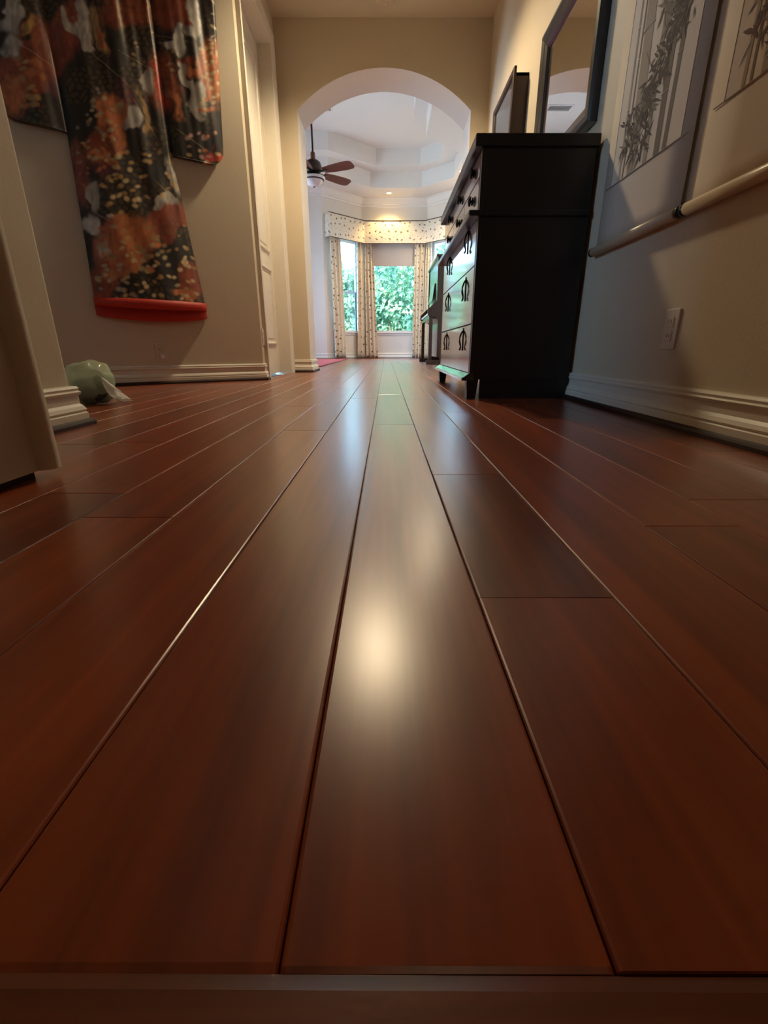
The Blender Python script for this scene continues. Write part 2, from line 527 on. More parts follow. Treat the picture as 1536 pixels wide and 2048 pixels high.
# doorway jamb right beside the camera
lj = MB()
lj.box(-1.04, -0.622, -1.5, 0.80, 0.014, HC)
jamb = struct(lj.build('wall_left_front', M_WALL))
jc = MB()
prof = [(-0.63, 0.795), (-0.617, 0.797), (-0.605, 0.803), (-0.600, 0.815), (-0.603, 0.830), (-0.615, 0.838), (-0.64, 0.838)]
jc.grid([[(x, y, z) for x, y in prof] for z in (0.014, HC)], smooth=True)
MB().box(-1.03, -0.634, -1.5, 0.80, -0.012, 0.0145).build('shadow_gap_strip', M_SHOE, jamb)  # dark strip stands in for the shade of the gap under the jamb
jco = jc.build('casing_edge', M_WALL, jamb)
# slanted wall with the robe
slab_wall('wall_alcove', (KA.x, KA.y), (KEND.x, KEND.y), -0.02, HC, 0.1, M_WALL, side=-1)
slab_wall('wall_alcove_left', (-2.6, 0.15), (-2.6, 2.4), -0.02, HC, 0.1, M_WALL, holes=[(.65, 1.35, 1.28, 1.92)], side=1)
slab_wall('wall_alcove_front', (-2.7, 0.2), (-1.0, 0.2), -0.02, HC, 0.1, M_WALL, side=-1)
# left wall with the panel door
DY0, DY1, DZ = 3.70, 4.55, 2.44
slab_wall('wall_left_back', (LX, KA.y), (LX, AY0 + .02), -0.02, HC, 0.14, M_WALL, holes=[(DY0 - KA.y, DY1 - KA.y, -0.02, DZ)], side=1)
# arch wall
AXL, AXR, ASP, AAP = -0.745, 0.712, 2.10, 2.385
def arch_wall():
    mb = MB(); cx = (AXL + AXR) / 2; hw = (AXR - AXL) / 2; rise = AAP - ASP
    R = (hw * hw + rise * rise) / (2 * rise); zc = AAP - R; a0 = math.asin(hw / R)
    n = 40
    arc = []
    for i in range(n + 1):
        a = -a0 + 2 * a0 * i / n
        arc.append((cx + R * math.sin(a), zc + R * math.cos(a)))
    xl, xr = -4.1, 1.8
    top = RC1 + 0.6
    for y in (AY0, AY1):
        mb.quad([(xl, y, -.02), (AXL, y, -.02), (AXL, y, ASP), (AXL, y, top), (xl, y, top)])
        mb.quad([(AXR, y, -.02), (xr, y, -.02), (xr, y, top), (AXR, y, top), (AXR, y, ASP)])
        for (x0, z0), (x1, z1) in zip(arc, arc[1:]):
            mb.quad([(x0, y, z0), (x1, y, z1), (x1, y, top), (x0, y, top)])
    for (x0, z0), (x1, z1) in zip(arc, arc[1:]):
        mb.quad([(x0, AY0, z0), (x0, AY1, z0), (x1, AY1, z1), (x1, AY0, z1)])
    mb.quad([(AXL, AY0, -.02), (AXL, AY1, -.02), (AXL, AY1, ASP), (AXL, AY0, ASP)])
    mb.quad([(AXR, AY0, -.02), (AXR, AY1, -.02), (AXR, AY1, ASP), (AXR, AY0, ASP)])
    me = mb.mesh('wall_arch', [M_WALL, M_ROOM])
    for p in me.polygons:
        if p.center.y > AY0 + .01: p.material_index = 1
    bm = bmesh.new(); bm.from_mesh(me); bmesh.ops.remove_doubles(bm, verts=bm.verts[:], dist=1e-4)
    bmesh.ops.recalc_face_normals(bm, faces=bm.faces[:]); bm.to_mesh(me); bm.free()
    o = bpy.data.objects.new('wall_arch', me); COL.objects.link(o); struct(o)
arch_wall()
# hall ceiling
hc = MB(); hc.box(-2.8, 1.0, -1.7, AY0, HC, HC + 0.1)
struct(hc.build('ceiling', M_CEIL))

# far room
slab_wall('wall_room_left', (RLX, AY1), (RLX, 10.73), -0.02, 3.9, 0.1, M_ROOM, holes=[(7.05 - AY1, 9.35 - AY1, 0.3, 2.6)], side=1)
slab_wall('wall_room_right', (RRX, AY1), (RRX, 10.80), -0.02, 3.9, 0.1, M_ROOM, side=-1)
slab_wall('wall_back_left', (RLX - .1, 10.73), (B0.x, B0.y), -0.02, 3.4, 0.12, M_ROOM, side=1)
slab_wall('wall_back_right', (B3.x, B3.y), (RRX + .1, 10.80), -0.02, 3.4, 0.12, M_ROOM, side=1)
WZ0, WZ1 = 0.585, 2.42
SEGL = (B1 - B0).length; SEGR = (B3 - B2).length
slab_wall('wall_bay_left', B0, B1, -0.02, 3.4, 0.14, M_ROOM, holes=[(0.22, 0.98, WZ0, WZ1)], side=1)
slab_wall('wall_bay_center', B1, B2, -0.02, 3.4, 0.14, M_ROOM, holes=[(0.14, 1.24, WZ0, WZ1)], side=1)
slab_wall('wall_bay_right', B2, B3, -0.02, 3.4, 0.14, M_ROOM, holes=[(0.14, 0.84, WZ0, WZ1)], side=1)

# tray ceiling
def poly_ring(outer, inner, z):
    bm = bmesh.new()
    for loop in (outer, inner):
        if not loop: continue
        vs = [bm.verts.new((x, y, z)) for x, y in loop]
        for a, b in zip(vs, vs[1:] + vs[:1]): bm.edges.new((a, b))
    bmesh.ops.triangle_fill(bm, use_beauty=True, edges=bm.edges[:])
    return bm
room_out = [(RLX - .05, AY1 - .05), (RRX + .05, AY1 - .05), (RRX + .05, 10.85), (B3.x, 10.85), (B2.x + .03, 11.56), (B1.x - .03, 11.56), (B0.x - .03, 10.79), (RLX - .05, 10.79)]
T1 = [(-3.3, 6.0), (0.61, 6.0), (0.61, 8.45), (1.28, 9.15), (1.28, 10.23), (0.71, 10.80), (-0.31, 10.80), (-1.06, 10.05), (-3.3, 10.05)]
T2 = [(-3.0, 6.3), (0.42, 6.3), (0.42, 8.55), (1.02, 9.25), (1.02, 10.15), (0.66, 10.50), (-0.19, 10.50), (-1.02, 9.75), (-3.0, 9.75)]
def bm_obj(name, bm, mat):
    me = bpy.data.meshes.new(name); bm.to_mesh(me); bm.free(); me.materials.append(mat)
    o = bpy.data.objects.new(name, me); COL.objects.link(o); return o
rc = struct(bm_obj('ceiling_room', poly_ring(room_out, T1, RC1), M_RCEIL))
def riser(name, loop, z0, z1):
    mb = MB()
    pts = loop + loop[:1]
    for (x0, y0), (x1, y1) in zip(pts, pts[1:]):
        mb.quad([(x0, y0, z0), (x1, y1, z0), (x1, y1, z1), (x0, y0, z1)])
    return mb.build(name, M_RCEIL, rc)
riser('tray_riser', T1, RC1, RC2)
attach(bm_obj('tray_ledge', poly_ring(T1, T2, RC2), M_RCEIL), rc)
riser('tray_riser', T2, RC2, RC3)
attach(bm_obj('tray_top', poly_ring(T2, [], RC3), M_RCEIL), rc)

# crown moulding round the back of the room
cr = MB()
crown = [(0, RC1), (0.10, RC1), (0.10, RC1 - .015), (0.075, RC1 - .03), (0.05, RC1 - .075), (0.03, RC1 - .10), (0.028, RC1 - .118), (0.012, RC1 - .125), (0.012, RC1 - .16), (0, RC1 - .165)]
cr.sweep([(RLX, 10.73), B0, B1, B2, B3, (RRX, 10.80)], crown, side=-1)
struct(cr.build('trim_2', M_RTRIM))

# ================================================================== baseboards
BB = [(0, 0.019), (0.022, 0.019), (0.022, 0.036), (0.017, 0.040), (0.021, 0.046), (0.016, 0.056), (0.010, 0.064), (0.010, 0.088),
      (0.015, 0.091), (0.017, 0.097), (0.012, 0.101), (0.012, 0.104), (0.014, 0.108), (0.010, 0.114), (0.0, 0.116)]
SH = [(0, 0.0), (0.034, 0.0), (0.034, 0.010), (0.031, 0.016), (0.024, 0.0195), (0, 0.0195)]
def baseboard(name, path, side, mat=M_TRIM, shoe=True):
    o = struct(MB().sweep(path, BB, side=side).build(name, mat))
    if shoe:
        MB().sweep(path, SH, side=side).build('shoe_molding', M_SHOE, o)
    return o
baseboard('baseboard_right', [(RX, 0.2), (RX, AY0)], 1)
baseboard('baseboard_left', [(LX2, 0.84), (LX2, PY), (-1.06, PY)], -1)
baseboard('baseboard_alcove', [(KEND.x, KEND.y), (KA.x, KA.y), (LX, 3.61)], -1)
baseboard('baseboard_arch', [(LX + .0, AY0), (AXL, AY0), (AXL, AY1), (AXL - .3, AY1)], -1)
baseboard('baseboard_arch_right', [(RX, AY0), (AXR, AY0), (AXR, AY1), (AXR + .3, AY1)], 1)
baseboard('baseboard_back', [(RLX, 10.73), B0, B1, B2, B3, (RRX, 10.80)], -1, M_RTRIM, False)

# ================================================================== panel door on the left
dr = struct(empty('door_1', (LX - 0.09, (DY0 + DY1) / 2, 0.0)))
LXF = -1.000                                       # face of the door leaf
lf = MB(); lf.box(LXF - 0.035, LXF, DY0 + 0.004, DY1 - 0.004, 0.010, DZ - 0.004)
lf.build('leaf', M_TRIM, dr, bevel=0.002)
def panel(y0, y1, z0, z1, name):
    # raised moulding frame and a proud field
    p = MB()
    w, t = 0.030, 0.014
    prof = [(0, 0), (0.006, t), (0.016, t * 1.1), (0.022, t * 0.4), (w, 0.003), (w, 0)]
    loop = [(y0, z0), (y1, z0), (y1, z1), (y0, z1)]
    rows = []
    cyy, czz = (y0 + y1) / 2, (z0 + z1) / 2
    for (y, z) in loop + loop[:1]:
        sy = 1 if y < cyy else -1; sz = 1 if z < czz else -1
        rows.append([(LXF + h_, y + sy * o_, z + sz * o_) for o_, h_ in prof])
    p.grid(rows, smooth=False)
    o = p.build(name, M_TRIM, dr)
    f = MB(); f.box(LXF - .002, LXF + 0.006, y0 + 0.05, y1 - 0.05, z0 + 0.05, z1 - 0.05)
    f.build('raised_field', M_TRIM, o, bevel=0.005)
panel(DY0 + 0.13, DY1 - 0.13, 0.25, 0.86, 'panel_molding')
panel(DY0 + 0.13, DY1 - 0.13, 0.98, 2.28, 'panel_molding')
CAS = [(0.0, 0.0), (0.0, 0.010), (0.008, 0.016), (0.020, 0.012), (0.032, 0.014), (0.060, 0.020), (0.072, 0.026), (0.084, 0.026), (0.088, 0.0)]
cs = MB()
loop = [(DY0, 0.0, -1, 0), (DY0, DZ, -1, 1), (DY1, DZ, 1, 1), (DY1, 0.0, 1, 0)]
cs.grid([[(LX + h_, y + sy * o_, z + sz * o_) for o_, h_ in CAS] for y, z, sy, sz in loop], smooth=False)
cs.build('casing', M_TRIM, dr)
jm = MB()
jm.box(LXF - 0.036, LX + 0.001, DY0 - 0.010, DY0 + 0.003, 0, DZ - .003); jm.box(LXF - 0.036, LX + 0.001, DY1 - .003, DY1 + 0.010, 0, DZ - .003); jm.box(LXF - 0.036, LX + 0.001, DY0 + .003, DY1 - .003, DZ - .003, DZ + 0.010)
jm.build('jamb', M_TRIM, dr)
st = MB(); st.box(LXF, LXF + .012, DY1 - .012, DY1, 0, DZ); st.box(LXF, LXF + .012, DY0, DY0 + .012, 0, DZ); st.box(LXF, LXF + .012, DY0, DY1, DZ - .012, DZ)
st.build('door_stop', M_TRIM, dr)

# ================================================================== bay windows
def window(name, P, Q, a0, a1, shade=False, sash=True):
    d_ = (Q - P).normalized(); nr = Vector((-d_.y, d_.x))      # outward
    w = struct(empty(name, (*(P + d_ * (a0 + a1) / 2), WZ0)))
    def bx(s0, s1, o0, o1, z0, z1, nm, mat, bevel=0.003, par=w):
        A, B = P + d_ * s0, P + d_ * s1
        mb = MB()
        mb.hexa([(*(A + nr * o0), z0), (*(B + nr * o0), z0), (*(B + nr * o1), z0), (*(A + nr * o1), z0),
                 (*(A + nr * o0), z1), (*(B + nr * o0), z1), (*(B + nr * o1), z1), (*(A + nr * o1), z1)])
        return mb.build(nm, mat, par, bevel=bevel)
    t = 0.045
    bx(a0, a0 + t, .05, .11, WZ0, WZ1, 'frame_side', M_WWHITE); bx(a1 - t, a1, .05, .11, WZ0, WZ1, 'frame_side', M_WFRAME if sash else M_WWHITE)
    bx(a0, a1, .05, .11, WZ1 - t, WZ1, 'frame_head', M_WWHITE); bx(a0, a1, .05, .11, WZ0, WZ0 + .03, 'frame_bottom', M_WWHITE)
    bx(a0 - .05, a1 + .05, -.045, .06, WZ0 - .03, WZ0, 'sill', M_RTRIM, .006)
    bx(a0 - .03, a1 + .03, -.016, .0, WZ0 - .075, WZ0 - .03, 'apron', M_RTRIM)
    if sash:
        zm = 1.40
        bx(a0 + t, a1 - t, .055, .10, zm - .025, zm + .025, 'meeting_rail', M_WFRAME)
        bx(a1 - t - .025, a1 - t, .055, .09, WZ0 + .03, zm, 'sash_stile', simple_dark, .002)
        bx(a0 + t, a1 - t, .078, .082, zm, WZ1 - t, 'pane', M_GLASS, 0); bx(a0 + t, a1 - t, .068, .072, WZ0 + .03, zm, 'pane', M_GLASS, 0)
    else:
        bx(a0 + t, a1 - t, .078, .082, WZ0 + .03, WZ1 - t, 'pane', M_GLASS, 0)
    return w
simple_dark = simple('sash_dark', (0.10, 0.16, 0.22), 0.4)
window('window_1', B0, B1, 0.22, 0.98)
window('window_2', B1, B2, 0.14, 1.24, sash=False)
window('window_3', B2, B3, 0.14, 0.84)

# unseen side window, added to bring more daylight into the far room
w4 = struct(empty('fill_window', (RLX - .05, 8.2, 0.3)))
for y in (7.05, 8.17, 9.29):
    MB().box(RLX - .08, RLX - .02, y, y + .06, 0.3, 2.6).build('mullion', M_WWHITE, w4)
for z in (0.3, 2.54):
    MB().box(RLX - .075, RLX - .025, 7.05, 9.35, z, z + .06).build('frame_rail', M_WWHITE, w4)
for y in (7.11, 8.23):
    MB().box(RLX - .052, RLX - .048, y, y + 1.06, 0.36, 2.54).build('pane', M_GLASS, w4)

w5 = struct(empty('window_5', (-2.65, 1.15, 1.28)))
for y in (0.80, 1.47):
    MB().box(-2.68, -2.62, y, y + .03, 1.28, 1.92).build('frame_side', M_WWHITE, w5)
for z in (1.28, 1.89):
    MB().box(-2.675, -2.625, 0.83, 1.47, z, z + .03).build('frame_rail', M_WWHITE, w5)
MB().box(-2.652, -2.648, 0.83, 1.47, 1.31, 1.89).build('pane', M_GLASS, w5)

# roller shade in the middle window
rs = tag(empty('roller_shade', (0.16, 11.47, 1.96)), 'beige roller shade pulled partway down the middle bay window', 'shade')
MB().box(-0.40, 0.72, 11.482, 11.486, 1.975, 2.52).build('shade_cloth', M_SHADE, rs)
MB().box(-0.40, 0.72, 11.478, 11.490, 1.952, 1.978).build('hem_bar', M_SHADE, rs, bevel=0.004)
MB().tube([(-0.41, 11.476, 2.53), (0.73, 11.476, 2.53)], 0.016, 12).build('roller_tube', M_SHADE, rs)

# upholstered cornice box above the bay
def add_uv(o, f):
    me = o.data
    uvl = me.uv_layers.new(name='UVMap')
    for p in me.polygons:
        for li in p.loop_indices:
            uvl.data[li].uv = f(me.vertices[me.loops[li].vertex_index].co)
pel = tag(empty('cornice_box', (0.18, 11.35, 2.38)), 'cream floral upholstered cornice box above the bay window curtains', 'cornice')
PELP = [B0 + (B1 - B0).normalized() * 0.06, B1, B2, B3 - (B3 - B2).normalized() * 0.06]
PPROF = [(0.15, 2.38), (0.157, 2.50), (0.157, 2.68), (0.15, 2.80), (0.004, 2.80), (0.004, 2.785), (0.135, 2.785), (0.135, 2.38)]
po = MB().sweep(PELP, PPROF, side=-1).build('padded_board', M_FLORAL, pel)
d01 = (B1 - B0).normalized(); d23 = (B3 - B2).normalized()
def pel_uv(co):
    # distance along the bay path
    best = None; acc = 0
    for a, b in zip(PELP, PELP[1:]):
        L = (b - a).length; t = (Vector((co.x, co.y)) - a).dot((b - a) / L)
        dist = abs((Vector((co.x, co.y)) - a).dot(Vector((-(b - a).y, (b - a).x)) / L) + 0.15)
        if -0.3 < t < L + 0.3 and (best is None or dist < best[0]): best = (dist, acc + t)
        acc += L
    return (best[1] if best else 0, co.z)
add_uv(po, pel_uv)
for (P, dd) in ((PELP[0], d01), (PELP[3], d23)):
    n_ = Vector((dd.y, -dd.x))
    A = P; s_ = 1 if P is PELP[0] else -1
    C_ = P + n_ * 0.15
    e = MB(); k = dd * 0.012 * s_
    e.hexa([(*A, 2.38), (*(A + k), 2.38), (*(C_ + k), 2.38), (*C_, 2.38), (*A, 2.80), (*(A + k), 2.80), (*(C_ + k), 2.80), (*C_, 2.80)])
    eo = e.build('end_board', M_FLORAL, pel)
    add_uv(eo, lambda co, A=A: ((Vector((co.x, co.y)) - A).length + 3.3, co.z))
MB().sweep(PELP, [(0.148, 2.797), (0.160, 2.797), (0.162, 2.806), (0.155, 2.811), (0.148, 2.808)], side=-1).build('top_piping', M_PIPING, pel)
MB().sweep(PELP, [(0.146, 2.372), (0.156, 2.372), (0.158, 2.380), (0.146, 2.382)], side=-1).build('bottom_piping', M_PIPING, pel)

# curtains
def curtain(P, Q, s0, s1, sb0, sb1, pleats, label, ph=0.0, off=0.075, amp=0.032):
    """cloth panel hanging along wall P>Q between s0..s1 at the top and sb0..sb1 at the floor"""
    d_ = (Q - P).normalized(); n_ = Vector((d_.y, -d_.x))
    nu, nz = pleats * 12, 26
    rows = []; uvs = []
    for i in range(nu + 1):
        u = i / nu; row = []
        for j in range(nz + 1):
            t = j / nz; z = 2.70 + (0.012 - 2.70) * t
            s = (s0 + (s1 - s0) * u) * (1 - t) + (sb0 + (sb1 - sb0) * u) * t
            a = amp * (0.75 + 0.5 * t)
            wv = math.sin(2 * PI * pleats * u + ph + 0.5 * math.sin(3 * t + u * 7))
            o_ = off + a * wv + 0.008 * math.sin(11 * u + 2 * t)
            s += 0.012 * math.cos(2 * PI * pleats * u + ph)
            q = P + d_ * s + n_ * o_
            row.append((q.x, q.y, z))
        rows.append(row)
    mb = MB().grid(rows)
    c = tag(empty('curtain', (rows[nu // 2][nz][0], rows[nu // 2][nz][1], 0.0)), label, 'curtain', 'floral curtains of the bay window')
    o = mb.build('cloth', M_FLORAL, c)
    k = nz + 1; cw = abs(s1 - s0) * 1.9
    me = o.data; uvl = me.uv_layers.new(name='UVMap')
    for p in me.polygons:
        for li in p.loop_indices:
            vi = me.loops[li].vertex_index
            uvl.data[li].uv = ((vi // k) / nu * cw + ph, me.vertices[vi].co.z)
    so = o.modifiers.new('thickness', 'SOLIDIFY'); so.thickness = 0.004
    hb = MB(); hb.grid([[(r[0][0], r[0][1], 2.70), (r[0][0], r[0][1], 2.735)] for r in rows])
    hd = hb.build('heading_tape', M_FLORAL, c)
    add_uv(hd, lambda co: (co.x, co.z))
    so = hd.modifiers.new('thickness', 'SOLIDIFY'); so.thickness = 0.006
    return c
curtain(B0, B1, 0.10, 0.38, 0.13, 0.47, 3, 'floral curtain at the far left end of the bay', 0.3)
curtain(B0, B1, 0.86, 1.02, 0.80, 1.02, 2, 'narrow floral curtain left of the bay corner, beside the sash window', 1.0)
curtain(B1, B2, 0.05, 0.22, 0.05, 0.33, 3, 'floral curtain at the left side of the middle window, flaring at the floor', 0.0)
curtain(B1, B2, 1.17, 1.38, 1.15, 1.38, 3, 'floral curtain at the right side of the middle window', 2.0)
curtain(B2, B3, 0.06, 0.20, 0.06, 0.20, 2, 'narrow floral curtain right of the bay corner, behind the piano', 0.8)
curtain(B2, B3, 0.74, 0.90, 0.74, 0.90, 2, 'floral curtain at the far right end of the bay', 1.7)

# ================================================================== outside
gr = MB(); gr.box(-40, 40, -30, 50, -0.5, -0.25)
struct(gr.build('ground', M_EXT))
hedge = tag(empty('garden_hedge', (0.2, 14.5, -0.25)), 'tall leafy green hedge outside the bay window', 'hedge')
rg = random.Random(11)
lm = MB()
def hedge_top(x):
    return 2.75 + 0.35 * math.sin(x * 1.7 + 0.4) + 0.2 * math.sin(x * 4.1) - 0.25 * (x < -0.5) + (0.5 if x > 1 else 0)
for i in range(15000):
    x = rg.uniform(-5, 5.5); dpt = rg.random() ** 2.2
    z = rg.uniform(0.05, 1) ** 0.9 * hedge_top(x) * 1.02
    y = 13.55 + 0.25 * math.sin(x * 2.3 + z * 1.7) + 0.22 * noise.noise((x * 1.8, z * 1.8, 0)) * 2 + dpt * 1.0
    c = Vector((x, y, z))
    L_ = rg.uniform(0.06, 0.105); W = L_ * 0.55
    nrm = Vector((rg.gauss(0, .8), -1 + rg.gauss(0, .6), 0.5 + rg.gauss(0, .6))).normalized()
    t = nrm.cross(Vector((rg.gauss(0, 1), rg.gauss(0, 1), rg.gauss(0, 1)))).normalized(); bb = nrm.cross(t)
    fold = nrm * W * 0.25
    a, e = c - t * L_, c + t * L_ - nrm * L_ * .2
    m1, m2 = c + bb * W + fold, c - bb * W + fold
    b_ = len(lm.v); lm.v += [tuple(a), tuple(m1), tuple(e), tuple(m2)]
    lm.f += [(b_, b_ + 1, b_ + 2), (b_, b_ + 2, b_ + 3)]; lm.m += [0, 0]; lm.s += [False, False]
me = bpy.data.meshes.new('foliage'); me.from_pydata(lm.v, [], lm.f); me.materials.append(M_LEAF); me.update()
fo = bpy.data.objects.new('foliage', me); COL.objects.link(fo); attach(fo, hedge); fo['kind'] = 'stuff'
sm = MB()
for i in range(26):
    x = -4.8 + i * 0.4 + rg.uniform(-.1, .1)
    sm.tube([(x, 14.0, -0.25), (x + rg.uniform(-.1, .1), 14.0, 0.6), (x + rg.uniform(-.3, .3), 14.2, 1.9)], [0.03, 0.024, 0.012], 6)
sm.build('stems', M_STEM, hedge)
# clipped core that closes the hedge
cm = MB(); cm.grid([[(x, 14.45 + 0.1 * math.sin(x * 3), z) for z in (-.25, 1.0, hedge_top(x) * 0.86)] for x in [-5 + .25 * k for k in range(43)]])
cm.grid([[(x, 15.2, z) for z in (-.25, 1.0, hedge_top(x) * 0.86)] for x in [-5 + .25 * k for k in range(43)]])
cm.grid([[(x, 14.45 + 0.1 * math.sin(x * 3), hedge_top(x) * 0.86), (x, 15.2, hedge_top(x) * 0.86)] for x in [-5 + .25 * k for k in range(43)]])
cm.build('inner_growth', M_LEAF, hedge)

# ================================================================== lamps
def recessed(loc, watts, label, spot=145, blend=0.4, r=0.075, radius=0.05, color=LAMP_WARM):
    t = tag(empty('recessed_light', loc), label, 'light', 'recessed ceiling lights')
    MB().lathe([(r + .018, 0.0), (r + .016, -0.006), (r, -0.008), (r - .004, 0.0), (r - .006, 0.004)], loc, n=28).build('trim_ring', M_CAN, t)
    MB().lathe([(0.0, -0.001), (0.03, -0.0015), (0.05, -0.001), (r - .006, 0.0)], loc, n=24).build('bulb', M_BULB, t)
    ld = bpy.data.lights.new('recessed_light_beam', 'SPOT')
    ld.energy = watts; ld.color = color; ld.spot_size = math.radians(spot); ld.spot_blend = blend; ld.shadow_soft_size = radius
    lo = bpy.data.objects.new('recessed_light_beam', ld); COL.objects.link(lo)
    lo.location = (loc[0], loc[1], loc[2] - 0.012)
    lo.parent = t; lo.matrix_parent_inverse = Matrix.Translation(-Vector(loc))
    return t
recessed((-0.08, 3.80, HC), HALL_LAMP_W, 'round recessed light in the hall ceiling ahead of the arch', spot=140, blend=0.6, radius=0.11)
recessed((0.30, -0.70, HC), 3.5, 'added unseen fill light in the ceiling behind the viewpoint')  # fill lamp added out of view to brighten the near jamb
recessed((0.06, 11.13, RC1), 75.0, 'small lit recessed light above the floral cornice box', spot=110, blend=0.6, r=0.055, color=(1.0, 0.70, 0.26))
recessed((1.39, 9.90, RC1), ROOM_LAMP_W, 'recessed light at the right edge of the far tray ceiling', r=0.055)
recessed((0.75, 7.30, RC1), ROOM_LAMP_W, 'recessed light in the far room ceiling just past the arch', radius=0.07)

# smoke detector on the hall ceiling
sd = tag(empty('smoke_detector', (-0.005, 4.55, HC)), 'round white smoke detector on the hall ceiling before the arch', 'smoke detector')
MB().lathe([(0.07, 0), (0.07, -0.012), (0.062, -0.022), (0.05, -0.026), (0.0, -0.028)], (-0.005, 4.55, HC), n=28).build('body', M_DOT, sd)
MB().lathe([(0.03, -0.026), (0.028, -0.034), (0, -0.035)], (-0.005, 4.55, HC), n=20).build('sensor_cap', M_DOT, sd)

# ceiling vent in the far room
vt = tag(empty('ceiling_vent', (-1.05, 8.95, RC3)), 'rectangular slatted air vent in the far room ceiling', 'vent')
vx, vy = -1.05, 8.95
fr = MB(); fr.box(vx - .2, vx + .2, vy - .11, vy - .085, RC3 - .012, RC3); fr.box(vx - .2, vx + .2, vy + .085, vy + .11, RC3 - .012, RC3)
fr.box(vx - .2, vx - .175, vy - .085, vy + .085, RC3 - .012, RC3); fr.box(vx + .175, vx + .2, vy - .085, vy + .085, RC3 - .012, RC3)
fr.build('frame', M_RTRIM, vt)
for i in range(7):
    y = vy - .072 + i * .024
    s_ = MB(); s_.hexa([(vx - .175, y - .008, RC3 - .010), (vx + .175, y - .008, RC3 - .010), (vx + .175, y + .006, RC3 - .002), (vx - .175, y + .006, RC3 - .002),
                        (vx - .175, y - .009, RC3 - .008), (vx + .175, y - .009, RC3 - .008), (vx + .175, y + .005, RC3), (vx - .175, y + .005, RC3)])
    s_.build('slat', M_VENT, vt)

# ================================================================== ceiling fan
FX, FY, FZ = -1.00, 7.52, 2.50
fan = tag(empty('ceiling_fan', (FX, FY, RC3)), 'ceiling fan with brown blades and white glass bowl in the far room', 'ceiling fan')
MB().tube([(FX, FY, RC3), (FX, FY, FZ + .16)], 0.013, 12).build('downrod', M_BRONZE, fan)
MB().lathe([(0, 0), (0.065, 0), (0.06, -.05), (0.02, -.08), (0, -.08)], (FX, FY, RC3), n=24).build('canopy', M_BRONZE, fan)
MB().lathe([(0, .24), (0.028, .24), (0.032, .22), (0.032, .15), (0.024, .14), (0, .14)], (FX, FY, FZ), n=20).build('coupling', M_FANWOOD, fan)
MB().lathe([(0, .15), (0.06, .15), (0.10, .12), (0.115, .07), (0.115, .03), (0.09, .0), (0.05, -.02), (0, -.02)], (FX, FY, FZ), n=28).build('motor_housing', M_BRONZE, fan)
bw = MB().lathe([(0.10, -.045), (0.155, -.05), (0.158, -.065), (0.145, -.08)], (FX, FY, FZ), n=32).build('glass_rim', M_BOWL, fan)
MB().lathe([(0.125, -.078), (0.118, -.105), (0.09, -.135), (0.05, -.152), (0, -.158)], (FX, FY, FZ), n=32).build('glass_bowl', M_BOWL, fan)
MB().lathe([(0.05, -.015), (0.11, -.03), (0.145, -.052), (0.14, -.085), (0.124, -.088)], (FX, FY, FZ), n=32).build('light_fitter', M_BRONZE, fan)
MB().lathe([(0, -.155), (0.010, -.157), (0.012, -.165), (0.0, -.172)], (FX, FY, FZ), n=12).build('finial', M_BRONZE, fan)
for k in range(5):
    a = math.radians(-28 + 72 * k)
    ca, sa = math.cos(a), math.sin(a)
    def pt(r, w, z): return (FX + ca * r - sa * w, FY + sa * r + ca * w, FZ + z)
    out = [(0.17, .05), (0.30, .068), (0.50, .078), (0.60, .072), (0.635, .048), (0.64, 0)]
    L_ = [(r, w) for r, w in out] + [(r, -w) for r, w in reversed(out[:-1])]
    til = -0.26
    bm_ = MB()
    top = [pt(r, w, 0.012 + w * til) for r, w in L_]; bot = [pt(r, w, 0.004 + w * til) for r, w in L_]
    bm_.quad(top); bm_.quad(bot[::-1])
    for i in range(len(L_)):
        j = (i + 1) % len(L_)
        bm_.quad([top[i], bot[i], bot[j], top[j]])
    bl = bm_.build('blade', M_FANWOOD, fan)
    ir = MB(); ir.hexa([pt(.09, -.02, .0), pt(.22, -.03, -.002), pt(.22, .03, -.002), pt(.09, .02, .0), pt(.09, -.02, .012), pt(.22, -.03, .004), pt(.22, .03, .010), pt(.09, .02, .012)])
    ir.build('blade_iron', M_BRONZE, bl)

# plain hanging cord, not a lamp, beside the right part of the bay
hco = tag(empty('hanging_cord', (1.42, 9.6, RC1)), 'thin dark cord hanging from the far room ceiling by the right wall', 'lamp')
MB().tube([(1.42, 9.6, RC1), (1.42, 9.6, 2.30)], 0.006, 8).build('cord', M_CORD, hco)
MB().lathe([(0, 0), (.05, 0), (.05, -.02), (.01, -.03), (0, -.03)], (1.42, 9.6, RC1), n=20).build('ceiling_rose', M_CORD, hco)
MB().lathe([(.012, .02), (.03, .0), (.10, -.10), (.11, -.14)], (1.42, 9.6, 2.30), n=24).build('cord_flare', M_CORD, hco)

# ================================================================== rug
rug = tag(empty('area_rug', (-2.3, 8.1, 0.0)), 'red rug on the left side of the far room floor', 'rug')
MB().box(-3.7, -0.835, 5.65, 10.6, 0.0, 0.010).build('pile', M_RUG, rug, bevel=0.004)
bd = MB().box(-0.845, -0.828, 5.65, 10.6, 0.0, 0.011); bd.box(-3.7, -0.845, 5.635, 5.655, 0.0, 0.011)
bd.build('binding', simple('rug_binding', (0.30, 0.05, 0.06), 0.9), rug)

